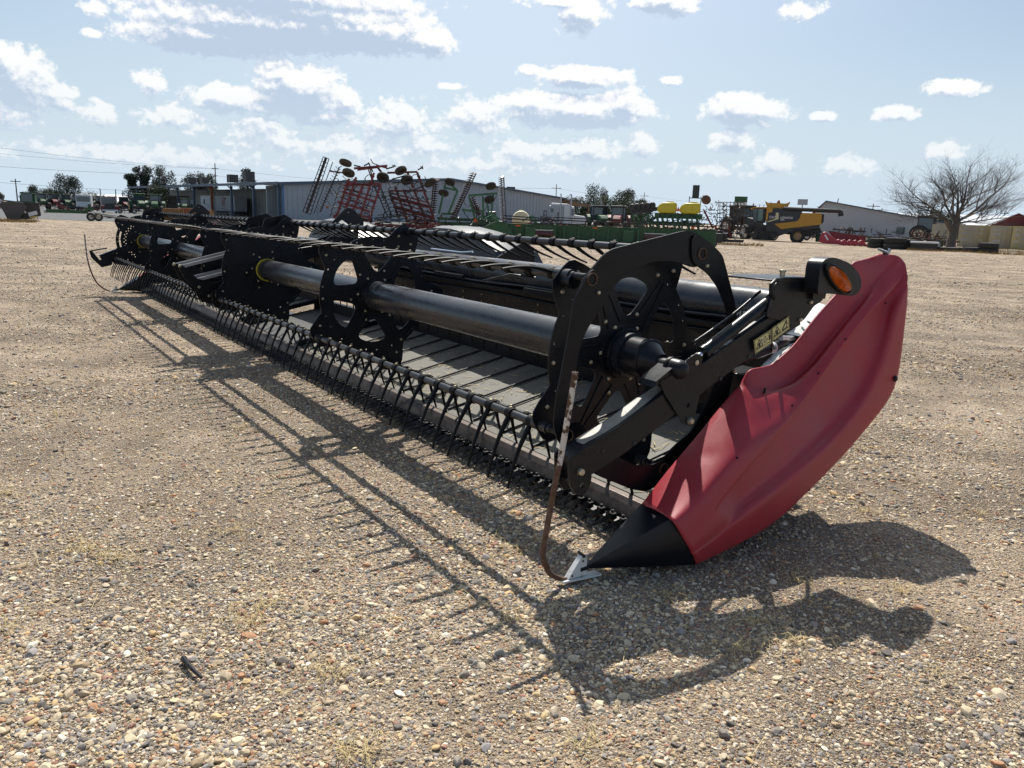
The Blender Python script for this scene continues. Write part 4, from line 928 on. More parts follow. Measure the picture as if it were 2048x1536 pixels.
# far arm with its lug
mb = MB(); u0 = 12.3
V, F = sect([(-.30, .66), (.36, .93), (1.5, 1.25)], u0, u0+.09, .12); mb.add(V, F)
fill_plate(mb, [fillet([(-.45, .74), (-.42, .62), (-.28, .46), (-.12, .50), (-.10, .62), (-.30, .58), (-.40, .73)], .02, 3)], fn_u, u0-.01, u0)
mb.beam(H(u0, -.43, .73), H(u0, -.18, .78), .02, .02)
mb.obj('reel_arm', BLK, hdr)
mb = MB(); mb.path([H(.35, .62, 1.37), H(.33, .90, 1.41)], .008, 8); mb.path([H(.5, .02, 1.24), H(.58, -.06, 1.25), H(.72, -.12, 1.21)], .005, 8); mb.path([H(.30, -.0, 1.25), H(.20, 0, 1.25)], .032, 16)
mb.obj('cam_linkage', BLK, hdr, 40)
# ================================================================== THE YARD BEHIND
def wheel(root, name, x, y, z, r, w, rim, tyre=RUB, axis=(0, 1, 0), lugs=0, flat=False):
    """tyre with rim; axis is the axle direction"""
    A = Vector(axis).normalized(); c = Vector((x, y, z)); mb = MB()
    mb.lathe([(r*.56, -w*.42), (r*.80, -w*.5), (r*.95, -w*.42), (r, -w*.25), (r, w*.25), (r*.95, w*.42), (r*.80, w*.5), (r*.56, w*.42)], c, A, 28)
    if lugs:
        X = A.cross(Vector((0, 0, 1)) if abs(A.z) < .9 else Vector((1, 0, 0))).normalized(); Y = A.cross(X)
        for k in range(lugs):
            a = 2*pi*k/lugs
            for s in (-1, 1):
                d = X*cos(a+s*.06)+Y*sin(a+s*.06); e = X*cos(a-s*.05)+Y*sin(a-s*.05)
                mb.beam(c+d*r*.99+A*s*w*.05, c+e*r*.97+A*s*w*.46, r*.07, r*.06, upv=tuple(d))
    t = mb.obj(name, tyre, root, 40)
    if rim:
        rb = MB(); rb.lathe([(0, -w*.22), (r*.18, -w*.25), (r*.2, -w*.12), (r*.45, -w*.1), (r*.57, -w*.42), (r*.57, w*.42), (r*.45, w*.1), (r*.2, w*.12), (r*.18, w*.25), (0, w*.22)], c, A, 22)
        rb.obj('rim', rim, t, 40)
    return t

# ---------------- warehouse with open lean-to
WH = thing('warehouse', 'long pale metal warehouse with low gable and open canopy on its left', 'warehouse', (-39.5, 132.2, 0), atan2(.644, .766))
def part(name, mb, m, root, label=None, smooth=None, bevel=0):
    o = mb.obj(name, m, root, smooth, bevel)
    if label: o['label'] = label
    return o
# local x along the gable front, local y away along the side
mb = MB(); mb.prism([(0, 0), (0, 5.9), (34, 8.3), (64, 5.9), (64, 0)], lambda x, z, t: (x, t, z), 0, .3)
k = 0
while k < 64:
    zt = 5.9+2.4*(k/34 if k < 34 else (64-k)/30)
    mb.bx(k, k+.09, -.05, 0, 0, zt-.1); k += .9
part('gable_wall', mb, CORR, WH)
mb = MB(); mb.bx(8, 8.3, .3, 88, 0, 5.5); mb.bx(0, 8, 6.5, 6.8, 0, 5.5)
k = 7
while k < 62: mb.bx(7.9, 7.99, k, k+.09, 0, 5.4); k += 1.5
part('side_wall', mb, CORR2, WH)
mb = MB(); mb.prism([(-.6, 5.75), (-.6, 5.95), (34, 8.5), (64.8, 6.05), (64.8, 5.85), (34, 8.28)], lambda x, z, t: (x, t, z), -.5, 92); part('roof', mb, ROOFM, WH)
mb = MB(); mb.prism([(-.7, 5.55), (-.7, 6.02), (34, 8.58), (64.9, 6.10), (64.9, 5.8), (34, 8.2), (-.4, 5.55)], lambda x, z, t: (x, t, z), -.75, -.52); mb.bx(-1.0, -.72, -.5, 92, 5.6, 6.05); part('eave_trim', mb, TRIM, WH)
for k in range(9):
    y = .6 + k*10.8; mb = MB(); mb.bx(-.5, -.1, y, y+.4, 0, 5.6); mb.beam((-.3, y+.2, 5.0), (-1.0, y+.2, 5.6), .12, .2)
    part('canopy_post', mb, TRIM if k != 3 else RSTO, WH)
mb = MB(); mb.bx(-.02, .3, -.08, .3, 0, 5.7); part('corner_trim', mb, mat('blue_trim', (.11, .19, .33), .5), WH)
# lean-to at the right end of the gable
mb = MB(); mb.prism([(64.4, 5.6), (64.4, 5.9), (73, 4.9), (73, 4.6)], lambda x, z, t: (x, t, z), -.3, 20); mb.bx(72.4, 72.8, 0, .4, 0, 4.7); mb.bx(72.4, 72.8, 9, 9.4, 0, 4.7); mb.bx(64.5, 72.8, -.25, -.1, 4.4, 4.7); part('lean_to', mb, mat('brown_trim', (.14, .09, .06), .6), WH)
MB().bx(19, 19.8, -.3, -.05, 4.2, 4.6).obj('wall_lamp', DARK, WH)
for k, (y, s, h) in enumerate(((0, 1.6, 1.4), (0, 1.4, 1.3), (0, 1.7, 1.5), (0, 1.7, 1.9))):
    q = thing('rooftop_cooler', ['dark cooler on the roof nearest the canopy end', 'small dark cooler second from the canopy end', 'square dark cooler second from the building corner', 'tallest dark cooler nearest the building corner'][k], 'cooler', tuple(WH.matrix_basis @ Vector((3.0, [55.5, 47, 30.5, 22][k], 6.0))), WH.rotation_euler.z, 'coolers on the warehouse roof')
    part('housing', MB().bx(-s/2, s/2, -s/2, s/2, .5, .5+h), DARK, q)
    mb = MB()
    for i in (-1, 1):
        for j in (-1, 1): mb.bx(i*s*.4-.05, i*s*.4+.05, j*s*.4-.05, j*s*.4+.05, -.3, .55)
    mb.bx(s/2, s/2+.5, -.2, .2, -.1, .9); part('stand', mb, SILV, q)
# small roof vent on the right slope
tag(MB().bx(-.9, .9, -.7, .7, -.3, .9).obj('roof_vent', DARK), 'small dark vent box on the right slope of the warehouse roof', 'vent').location = WH.matrix_basis @ Vector((52, 3, 6.95))

# ---------------- trees
def leaf_tree(name, az, d, h, w, label, kind=0, group=None, seed=1, base=0.0):
    r = random.Random(seed); root = thing(name, label, 'tree', pol(az, d), 0, group)
    tb = MB(); tr = h*.022
    tb.path([(0, 0, 0), (tr*.5, 0, h*.3), (0, tr, h*.6), (tr, 0, h*.9)], [tr*1.4, tr, tr*.6, tr*.2], 7)
    clumps = []
    n = int((20+w*2.2)*(1.6 if kind == 1 else 1.1))
    for k in range(n):
        t = r.uniform(.22 if base == 0 else base, 1.0); a = r.uniform(0, 6.28)
        spread = w*.5*(sin(pi*min(1, (1.12-t)*1.05))**.6 if kind == 0 else (.55+.45*sin(t*9+seed)))
        rad = r.uniform(.35, 1.0)*spread; c = Vector((cos(a)*rad, sin(a)*rad, h*t)); s = r.uniform(.13, .22)*w*(1.15-.4*t)+.30
        clumps.append((c, s)); b0 = Vector((0, 0, h*max(.12, t-.28)))
        tb.path([b0, (b0+c)/2+Vector((0, 0, -.1)), c], [tr*.4, tr*.28, .02], 5)
    part('trunk', tb, BARK, root)
    cb = MB()
    for (c, s) in clumps:
        for _ in range(150):
            v = Vector((r.gauss(0, 1), r.gauss(0, 1), r.gauss(0, .8))); v = v.normalized()*s*(r.uniform(.2, 1.0)**.5)*r.choice((1, 1, 1, 1.25))
            p = c+v; q = r.uniform(.10, .22)*(.6+h*.04); X = Vector((r.uniform(-1, 1), r.uniform(-1, 1), r.uniform(-1, 1))).normalized(); Y = X.cross(Vector((r.uniform(-1, 1), r.uniform(-1, 1), r.uniform(-1, 1)))).normalized()
            cb.add([p-X*q, p+Y*q*.7, p+X*q, p-Y*q*.7], [(0, 1, 2, 3)], 0 if r.random() < .6 else 1)
    part('crown', cb, [mat('foliage_dark', (.030, .045, .030), .8), mat('foliage_mid', (.055, .075, .042), .8)] if kind != 2 else [mat('foliage_olive', (.055, .07, .035), .8), mat('foliage_light', (.09, .105, .05), .8)], root)
    return root
G_ = 'trees beyond the far buildings'
leaf_tree('broadleaf_tree', -29.8, 262, 8.8, 7.5, 'rounded dark tree standing alone at the left horizon', 0, G_, 3)
leaf_tree('broadleaf_tree', -26.0, 245, 9.6, 4.8, 'narrow dark tree, left one of the pair', 1, G_, 4)
leaf_tree('broadleaf_tree', -25.3, 240, 11.2, 5.2, 'tallest narrow dark tree, right one of the pair', 1, G_, 5)
leaf_tree('broadleaf_tree', -24.1, 232, 11.2, 7.0, 'leggy tree with two crowns left of the canopy', 0, G_, 8)
leaf_tree('broadleaf_tree', -22.3, 240, 11.0, 7.5, 'dark tree behind the coolers, nearer the canopy end', 0, G_, 9)
leaf_tree('broadleaf_tree', -21.55, 250, 10.4, 6, 'smaller dark tree beside the pole behind the roof', 0, G_, 10)
leaf_tree('broadleaf_tree', -18.95, 250, 12.6, 4.5, 'tree top showing between the two near coolers', 0, G_, 12)
leaf_tree('broadleaf_tree', 5.7, 262, 12.0, 10, 'tall dark tree right of the warehouse', 0, G_, 14, .1)
leaf_tree('broadleaf_tree', 7.6, 262, 11.0, 8.0, 'dark tree rising out of the olive thicket', 0, G_, 15, .1)
for k, (az, h, w) in enumerate(((6.35, 8.2, 8), (7.9, 8.2, 11), (8.9, 7.2, 9), (4.1, 7.2, 7), (4.9, 6.5, 6))):
    leaf_tree('bushy_tree', az, 235 if k < 3 else 215, h, w, ['olive bushy tree in front of the tall dark tree', 'wide olive thicket tree left of the planter', 'low olive bush behind the planter row units', 'bushy green tree seen under the lean-to', 'pale bush at the edge of the lean-to'][k], 2, 'olive trees behind the yard', 20+k, .08)
for k, (az, d, h, w) in enumerate(((23.95, 205, 4.6, 7), (24.6, 200, 3.6, 6), (25.4, 215, 4.4, 9), (27.4, 150, 4.4, 9), (28.4, 140, 3.8, 7), (-30.6, 300, 5.5, 8), (-28.5, 300, 4.2, 12), (-31.6, 300, 6.0, 6), (-24.6, 190, 5.4, 7))):
    leaf_tree('bushy_tree', az, d, h, w, ['dark bush beside the small metal building', 'dark bush behind the utility pole', 'rounded bush left of the green tractor', 'dark scrub behind the green tractor', 'dark scrub behind the bare tree', 'low tree above the tractor row', 'low bushes above the red tractors', 'low tree behind the green combine', 'green bushy tree left of the canopy'][k], 0 if k < 5 else 2, 'low bushes along the yard', 40+k, .05)

def bare_tree():
    root = thing('bare_tree', 'large leafless spreading tree at the right edge', 'tree', pol(28.95, 84), radians(20)); r = random.Random(5); mb = MB(); tw = MB()
    def grow(p, d, L, rad, lvl):
        pts = [p]; n = 5 if lvl < 3 else 4; q = p.copy(); dd = d.copy()
        for i in range(n):
            dd = (dd + Vector((r.gauss(0, .11), r.gauss(0, .11), r.gauss(0, .08)+(.05 if lvl > 1 else .0)))).normalized(); q = q+dd*L/n; pts.append(q.copy())
        R = [rad*(1-.62*i/n) for i in range(n+1)]
        (mb if lvl < 2 else tw).path(pts, R, 7 if lvl < 2 else (5 if lvl < 3 else 3), cap=False)
        if lvl >= 5 or L < .24: return
        kids = [0, 0, 6, 6, 5, 4, 3][min(6, lvl+1)] if lvl else 0
        for k in range(kids):
            t = r.uniform(.22, 1.0); i = min(n-1, int(t*n)); b = pts[i].lerp(pts[i+1], t*n-i); ax = dd.cross(Vector((r.uniform(-1, 1), r.uniform(-1, 1), r.uniform(-1, 1)))).normalized()
            nd = (Matrix.Rotation(radians(r.uniform(22, 55)), 3, ax) @ (pts[i+1]-pts[i]).normalized()); nd.z += .16; nd.normalize()
            grow(b, nd, L*r.uniform(.42, .68), R[i]*.55, lvl+1)
        grow(pts[-1], dd, L*.62, R[-1]*.9, lvl+1)
    mb.path([(0, 0, -.1), (.0, .05, 1.1), (.15, 0, 2.6), (.3, 0, 3.9)], [.48, .36, .38, .30], 12)
    mb.path([(-.1, 0, 2.6), (-.55, .1, 3.4), (-1.0, 0, 4.0)], [.32, .28, .22], 8)
    for az, elv, L, rd, s0 in ((182, 28, 5.2, .22, (-1.0, 0, 2.8)), (165, 50, 5.4, .20, (-.9, 0, 2.75)), (205, 12, 5.0, .15, (-.9, 0, 2.6)), (150, 68, 5.0, .22, (.1, 0, 2.5)), (95, 62, 5.2, .22, (.3, 0, 2.6)), (30, 62, 5.8, .24, (.35, 0, 2.6)), (5, 42, 6.2, .26, (.4, 0, 2.6)), (-20, 22, 5.4, .18, (.4, 0, 2.3)), (-60, 45, 4.6, .16, (.3, 0, 2.5)), (250, 48, 4.6, .16, (.0, 0, 2.5)), (15, 78, 6.0, .22, (.4, 0, 2.6)), (350, 8, 4.6, .13, (.3, 0, 2.2))):
        a, e = radians(az), radians(elv); grow(Vector(s0)+Vector((0, 0, 1.25)), Vector((cos(a)*cos(e), sin(a)*cos(e), sin(e))), L*.84, rd*.68, 1)
    root.scale = (1.0, 1.0, .66); part('trunk', mb, BARK, root, None, 60); part('twigs', tw, mat('twig', (.085, .072, .062), .9), root)
    return root
bare_tree()

# ---------------- utility poles and wires
def pole(az, d, h, arms, label, lean=0, can=False, z0=0):
    q = thing('utility_pole', label, 'pole', pol(az, d), radians(-az), 'utility poles along the horizon'); r_ = .16
    part('pole', MB().path([(0, 0, 0), (lean, 0, h)], [r_, r_*.7], 8), WOOD, q)
    for z, w in arms: part('crossarm', MB().bx(-w/2+lean*z/h, w/2+lean*z/h, -.08, .08, z-.1, z+.08), WOOD, q)
    if can: part('transformer', MB().cyl((.45, 0, h-3.2), (.45, 0, h-2.0), .35, 12), SILV, q)
pole(-32.45, 230, 6.8, ((6.2, 2.2),), 'utility pole at the left edge, above the green combine')
pole(-20.92, 210, 12.2, ((10.9, 1.6), (9.2, 1.0)), 'tall pole rising behind the warehouse canopy')
pole(2.73, 250, 12.2, ((11.0, 3.0), (8.0, 2.6)), 'double-armed pole behind the warehouse roof')
pole(9.03, 330, 13.4, ((12, 3.2), (9.6, 2.8)), 'double-armed pole left of the planter')
pole(14.2, 330, 11.2, ((10.2, 3),), 'pole beside the sign board on legs')
pole(17.7, 330, 11.0, ((9.8, 3.4),), 'pole above the yellow combine')
pole(21.0, 300, 9.8, ((8.8, 3.2), (7, 3)), 'pole above the small metal building', 0)
pole(21.75, 230, 9.4, (), 'leaning pole carrying a transformer can', .9, True)
pole(24.15, 230, 8.2, ((7.6, 3.2),), 'single-armed pole right of the metal building')
pole(24.7, 280, 8.4, ((7.8, 3), (6.2, 3)), 'double-armed pole left of the bare tree')
pole(31.6, 260, 8, ((7.2, 2),), 'pole behind the red barn gable')
def wire(a0, d0, z0, a1, d1, z1, sag, r, label):
    A, B = Vector(pol(a0, d0, z0)), Vector(pol(a1, d1, z1)); P = [A.lerp(B, t/24)-Vector((0, 0, sag*4*(t/24)*(1-t/24))) for t in range(25)]
    tag(MB().path(P, r, 4).obj('power_line', WIRE), label, 'wire', 'power lines across the sky')
wire(-40, 215, 15.8, -20.92, 210, 10.9, 1.2, .022, 'topmost thin wire left of the tall pole'); wire(-40, 215, 13.6, -20.92, 210, 10.8, 1.0, .022, 'second thin wire from the top, left of the tall pole')
wire(-40, 215, 9.8, -20.92, 210, 9.2, .8, .028, 'third wire from the top, left of the tall pole'); wire(-36, 230, 6.3, -20, 230, 5.4, .7, .028, 'lowest thick wire over the tractor row')
wire(-20.92, 210, 10.9, 2.73, 250, 11.0, 1.6, .022, 'upper wire from the tall pole across the warehouse'); wire(-20.92, 210, 9.2, 2.73, 250, 8.0, 1.4, .022, 'lower wire from the tall pole across the warehouse')
wire(2.73, 250, 11.0, 9.03, 330, 12, .9, .022, 'upper wire between the double-armed poles'); wire(2.73, 250, 8.0, 9.03, 330, 9.6, .9, .022, 'lower wire between the double-armed poles')
wire(9.03, 330, 12, 17.7, 330, 9.8, 1.0, .025, 'wire running right above the planter tanks'); wire(17.7, 330, 9.8, 24.7, 280, 7.8, 1.0, .025, 'wire running right above the combine')
wire(24.7, 280, 7.8, 36, 260, 8, 1.2, .022, 'wire passing behind the bare tree')

# ---------------- small metal building at right, barns, containers
def shed(name, label, cat, x0, y0, rz, w, dpt, e, r, wall, roof, ridge=.5, extra=None, side=False):
    q = thing(name, label, cat, (x0, y0, 0), rz)
    if side:
        part('wall', MB().prism([(0, 0), (0, e), (dpt/2, r), (dpt, e), (dpt, 0)], lambda y, z, t: (t, y, z), 0, w), wall, q)
        part('roof', MB().prism([(-.5, e-.1), (-.5, e+.1), (dpt/2, r+.2), (dpt+.5, e+.1), (dpt+.5, e-.1), (dpt/2, r)], lambda y, z, t: (t, y, z), -.4, w+.4), roof, q)
        return q
    part('wall', MB().prism([(0, 0), (0, e), (w*ridge, r), (w, e), (w, 0)], lambda x, z, t: (x, t, z), 0, dpt), wall, q)
    part('roof', MB().prism([(-.4, e-.05), (-.4, e+.12), (w*ridge, r+.16), (w+.4, e+.12), (w+.4, e-.05), (w*ridge, r+.01)], lambda x, z, t: (x, t, z), -.4, dpt+.4), roof, q)
    if extra: extra(q)
    return q
p = Vector(pol(20.2, 128))
def ex(q): part('door', MB().bx(15.5, 16.7, -.1, .0, 0, 2.2), mat('tan_door', (.34, .2, .12), .6), q); part('window', MB().bx(12.3, 13.4, -.1, 0, 1, 2), GLS, q)
shed('metal_building', 'pale metal building behind the yellow combine', 'building', p.x, p.y, radians(-24), 19, 26, 2.6, 5.4, CORR, TRIM, .12, ex)
p = Vector(pol(25.7, 190)); shed('barn', 'long red barn with pale roof behind the green tractor', 'barn', p.x, p.y, radians(-27), 52, 22, 2.4, 5.2, BARNR, ROOFW, .5, None, True)
p = Vector(pol(30.5, 172)); shed('barn', 'red gabled barn at the far right', 'barn', p.x, p.y, radians(-30), 11, 14, 2.4, 5.2, BARNR, mat('dark_red_roof', (.16, .05, .04), .7), .5)
p = Vector(pol(31.9, 168)); shed('open_shed', 'low dark open shed right of the red gabled barn', 'shed', p.x, p.y, radians(-31), 9, 8, 2.9, 3.0, DARK, DARK, .5)
p = Vector(pol(-30.2, 300)); shed('long_shed', 'long pale roofed shed behind the parked tractors', 'shed', p.x, p.y, radians(28), 34, 14, 2.4, 4.6, TINT, ROOFW, .5, None, True)
p = Vector(pol(-23.9, 210)); shed('brown_building', 'flat brown building seen beneath the canopy', 'building', p.x, p.y, radians(22), 12, 10, 4.0, 4.1, mat('brown_wall', (.17, .145, .12), .8), ROOFW, .5)
for k, (az, d, w, col) in enumerate(((28.5, 101, 2.6, CONT), (30.0, 99.5, 2.5, CONT), (30.75, 99.5, 1.5, CONTY), (31.75, 97, 2.6, CONT), (32.7, 96, 1.8, CONTY), (33.9, 96, 2.8, CONT))):
    q = thing('shipping_container', ['beige container standing left of the bare trunk', 'beige container just right of the bare trunk', 'yellow container end beside the trunk', 'grey-beige container with double doors', 'yellow container behind the stacked tyres', 'beige container with lettered doors at the right edge'][k], 'container', pol(az, d), radians(-az), 'containers lined along the yard edge')
    part('body', MB().bx(-w/2, w/2, 0, 6, .05, 2.35), col, q)
    mb = MB()
    for s in (-.25, -.08, .08, .25): mb.path([(s*w, -.04, .2), (s*w, -.04, 2.25)], .02, 5)
    for z in (.7, 1.4, 1.9): mb.bx(-w*.4, -w*.12, -.03, 0, z, z+.14)
    mb.bx(-.02, .02, -.03, 0, .1, 2.3); part('door_gear', mb, SILV, q)

# ---------------- tractors
def tractor(label, az, d, rz, paint, rim, scale=1, group='tractors parked in the yard', cabp=None):
    q = thing('tractor', label, 'tractor', pol(az, d), rz, group); q.scale = (scale,)*3     # front towards -y
    part('hood', MB().prism([(-2.6, 1.0), (-2.65, 1.45), (-2.3, 1.75), (-.4, 1.95), (-.4, 1.0)], lambda y, z, t: (t, y, z), -.42, .42), paint, q, None, None, .06)
    part('chassis', MB().bx(-.35, .35, -2.4, 1.5, .7, 1.05), DARK, q)
    c = part('cab', MB().bx(-.75, .75, -.4, 1.2, 1.15, 1.5).bx(-.8, -.72, -.45, -.35, 1.4, 2.7).bx(.72, .8, -.45, -.35, 1.4, 2.7).bx(-.8, -.72, 1.1, 1.2, 1.4, 2.7).bx(.72, .8, 1.1, 1.2, 1.4, 2.7), DARK, q)
    part('window', MB().bx(-.72, .72, -.36, 1.12, 1.5, 2.68), GLS, c)
    part('cab_roof', MB().bx(-.85, .85, -.55, 1.3, 2.68, 2.92), cabp or paint, q, None, None, .05)
    for s in (-1, 1):
        wheel(q, 'rear_wheel', s*1.05, .9, .92, .92, .52, rim, axis=(1, 0, 0), lugs=20); wheel(q, 'front_wheel', s*.95, -1.9, .62, .62, .4, rim, axis=(1, 0, 0), lugs=16)
        part('fender', MB().prism([(.9+1.0*cos(t_), .92+1.0*sin(t_)) for t_ in [pi*k/8 for k in range(9)]]+[(.9+.93*cos(t_), .92+.93*sin(t_)) for t_ in [pi*(8-k)/8 for k in range(9)]], lambda y, z, t: (t, y, z), s*.8, s*1.25), paint, q)
    part('exhaust', MB().path([(.5, -.55, 1.8), (.5, -.55, 3.1)], .05, 8), DARK, q)
    return q
tractor('green tractor with yellow wheels seen from the side, left of the bare tree', 25.35, 135, radians(68), GRN, RHUB, 1.35)
cols = [GRN, REDP, GRN, REDP, GRN, REDP, GRN, REDP]
labs = ['green-roofed tractor at the left end of the far row', 'red tractor second from the left in the far row', 'green tractor between the first two red ones', 'red tractor under the lone round tree', 'green tractor right of the lone round tree', 'dark red tractor left of the red trucks', 'green tractor behind the red trucks', 'red tractor right of the red trucks']
first = {}
for k in range(8):
    az = -31.2+k*.66; col = k % 2
    if col not in first: first[col] = tractor(labs[k], az, 205+k*2, radians(-az+8), cols[k], RHUW, 1.15, 'tractors in the far row', DARK)
    else: dup(first[col], pol(az, 205+k*2), radians(-az+8), labs[k])
tractor('large green tractor right of the narrow tree pair', -25.7, 165, radians(35), GRN, RHUB, 1.25, cabp=GRN)
tractor('green tractor with pale windscreen left of the canopy', -24.7, 155, radians(20), GRN, RHUB, 1.2, cabp=GRN)
tractor('green tractor seen beneath the canopy', -22.9, 175, radians(20), GRN, RHUB, 1.1, cabp=GRN)
tractor('green tractor right of the white semi truck', 5.9, 108, radians(8), GRN, RHUW, 1.2, cabp=DARK)
tractor('red tractor with dark roof right of the semi truck', 7.3, 106, radians(-12), REDP, RHUW, 1.2, cabp=DARK)
tractor('dark tractor beyond the red corn header', 27.6, 118, radians(60), DARK, RHUW, 1.2)
tractor('dark tractor behind the front of the yellow combine', 16.0, 96, radians(15), DARK, RHUW, 1.3, cabp=DARK)

def combine_far():
    q = thing('green_combine', 'green combine harvester with glazed cab at the left edge', 'combine', pol(-31.9, 150), radians(118)); s = 1; q.scale = (.8, .8, .8)
    part('body', MB().prism([(-1, 1.0), (-1, 3.1), (3.8, 3.1), (4.6, 1.6), (3.2, 1.0)], lambda x, z, t: (x, t, z), -1.3, 1.3), GRN, q)
    c = part('cab', MB().bx(-2.6, -1.0, -1, 1, 1.6, 1.9).bx(-2.7, -.9, -1.1, 1.1, 3.45, 3.65), GRN, q); part('window', MB().bx(-2.55, -1.05, -.95, .95, 1.9, 3.45), GLS, c)
    for y in (-1.5, 1.5): wheel(q, 'front_wheel', -.6, y, .95, .95, .6, RHUB, lugs=18); wheel(q, 'rear_wheel', 3.2, y, .6, .6, .4, RHUB, lugs=14)
combine_far()
def silver_machine():
    q = thing('white_combine', 'silver and maroon combine cut off by the left edge', 'combine', pol(-34.6, 76), radians(30))
    part('body', MB().prism([(-3, .9), (-3, 2.6), (1.2, 2.7), (2.0, 1.9), (1.6, .8)], lambda x, z, t: (x, t, z), -1, 1), DARK, q, None, None, .08)
    part('side_panel', MB().prism([(-2, 1.0), (-2, 1.9), (1.2, 2.0), (1.9, 1.5), (1.5, 1.0)], lambda x, z, t: (x, t, z), -1.06, -1.0), WHTM, q)
    part('stripe', MB().prism([(-2, 1.35), (-2, 1.55), (1.7, 1.5), (1.75, 1.35)], lambda x, z, t: (x, t, z), -1.1, -1.06), REDP, q)
    wheel(q, 'wheel', .6, -1.0, .6, .6, .4, RHUW, lugs=14)
silver_machine()
# ---------------- dark folded header on the left with yellow stickers
def left_header():
    q = thing('parked_header', 'dark grey header end with yellow warning stickers at the left edge', 'header', pol(-32.3, 72), radians(31.5)); s = 1/27.0
    def fn(x, z, t): return ((x-45)*s, t, max(.02, (442-z)*s))
    mb = MB(); mb.prism([(8, 412), (12, 404), (34, 402), (50, 404), (56, 414), (48, 425), (40, 440), (20, 441), (14, 425)], fn, -.3, .9); part('end_shield', mb, mat('dusty_dark_plastic', (.07, .063, .063), .6), q, None, None, .03)
    part('reel_bar', MB().beam(fn(14, 401, -.2), fn(62, 405, -.2), .09, .09).beam(fn(14, 401, -.2), fn(12, 393, -.2), .06, .06), DARK, q)
    part('frame', MB().prism([(50, 404), (78, 404), (80, 430), (60, 438), (40, 439), (48, 424)], fn, 0, 1.4), DARK, q)
    part('warning_panel', MB().prism([(56, 425), (72, 420), (74, 427), (58, 433)], fn, -.06, -.02), WHTM, q)
    mb = MB()
    for k in range(4): x = 59+k*3.6; mb.prism([(x, 433.5-k*.9), (x+2.9, 432.8-k*.9), (x+3.4, 436-k*.9), (x+.5, 437-k*.9)], fn, -.08, -.03)
    part('warning_sticker', mb, mat('sticker_yellow', (.7, .5, .12), .5), q)
    part('side_blade', MB().prism([(41, 412), (45, 411), (54, 424), (52, 427)], fn, -.10, -.05), WHTM, q)
    part('green_panel', MB().prism([(36, 425), (44, 418), (50, 428), (36, 435)], fn, -.12, -.07), GRN, q)
    part('skid_leg', MB().beam(fn(72, 432, 0), fn(74, 442, 0), .05, .05).beam(fn(74, 442, 0), fn(78, 443, 0), .05, .05), RSTO, q)
left_header()
# green header cart
def cart():
    q = thing('header_cart', 'long green header cart with two white-rimmed wheels', 'trailer', pol(-31.1, 78), radians(29.9)); s = 1/26.0
    def X(px): return (px-80)*s
    part('main_beam', MB().bx(X(80), X(166), -.12, .12, .62, .92), GRN, q)
    part('crossbar', MB().bx(X(158), X(178), -.6, .6, .95, 1.15).bx(X(166), X(172), -.3, .3, 1.1, 1.45), GRN, q)
    part('tow_pole', MB().beam((X(178), 0, .7), (X(235), -2.0, .45), .12, .12).beam((X(182), .2, .62), (X(232), -1.6, .35), .06, .06), SILV, q)
    part('red_strut', MB().beam((X(104), 0, 1.35), (X(130), 0, .95), .14, .14, ).bx(X(114), X(118), -.05, .05, .8, 1.15).beam((X(98), 0, 1.0), (X(106), 0, 1.05), .08, .08), REDP, q)
    part('axle', MB().path([(X(171), -.9, .42), (X(187), .9, .42)], .06, 8), DARK, q)
    wheel(q, 'wheel', X(170.5), -.4, .36, .36, .26, RHUW); wheel(q, 'wheel', X(186), .2, .36, .36, .26, RHUW)
    part('hitch_plate', MB().cyl((X(80), -.15, .75), (X(84), -.15, .75), .18, 12), SILV, q)
cart()
def red_truck(label, az, d):
    q = thing('red_truck', label, 'truck', pol(az, d), radians(-az+4), 'red trucks seen from the front')
    part('cab', MB().bx(-1.1, 1.1, 0, 2.2, .9, 2.5).bx(-.9, .9, .2, 2, 2.5, 2.7), mat('grey_cab', (.26, .22, .2), .6), q); part('window', MB().bx(-.95, .95, -.04, .02, 1.6, 2.35), GLS, q)
    part('hood', MB().prism([(-.75, 0), (-.8, .9), (-.6, 1.35), (.6, 1.35), (.8, .9), (.75, 0)], lambda x, z, t: (x, t, .55+z*.75), -1.3, 0), DARK, q)
    for s in (-1, 1):
        part('fender', MB().bx(s*.95-.38, s*.95+.38, -1.2, .2, .5, 1.25), REDP, q, None, None, .1); part('exhaust', MB().path([(s*1.15, .3, 1), (s*1.15, .3, 3.8), (s*1.22, .3, 4.0)], .09, 8), SILV, q); wheel(q, 'wheel', s*.95, -.6, .45, .45, .3, RHUW, axis=(1, 0, 0))
    part('bumper', MB().bx(-1.2, 1.2, -1.4, -1.25, .35, .6), WHTM, q)
red_truck('red-fendered truck with exhaust stacks, facing the camera', -27.45, 150)
q = thing('white_cab_truck', 'white cab-over truck left of the red-fendered truck', 'truck', pol(-28.9, 160), radians(20))
part('cab', MB().bx(-1.2, 1.2, 0, 2.2, .8, 3.0), WHTM, q, None, None, .1); part('window', MB().bx(-1.05, 1.05, -.05, 0, 1.8, 2.7), GLS, q); part('bed', MB().bx(-2.2, 4.5, .4, 2.4, .7, 1.0), DARK, q); wheel(q, 'wheel', -.8, .2, .5, .5, .3, RHUW, axis=(1, 0, 0)); wheel(q, 'wheel', .8, .2, .5, .5, .3, RHUW, axis=(1, 0, 0))
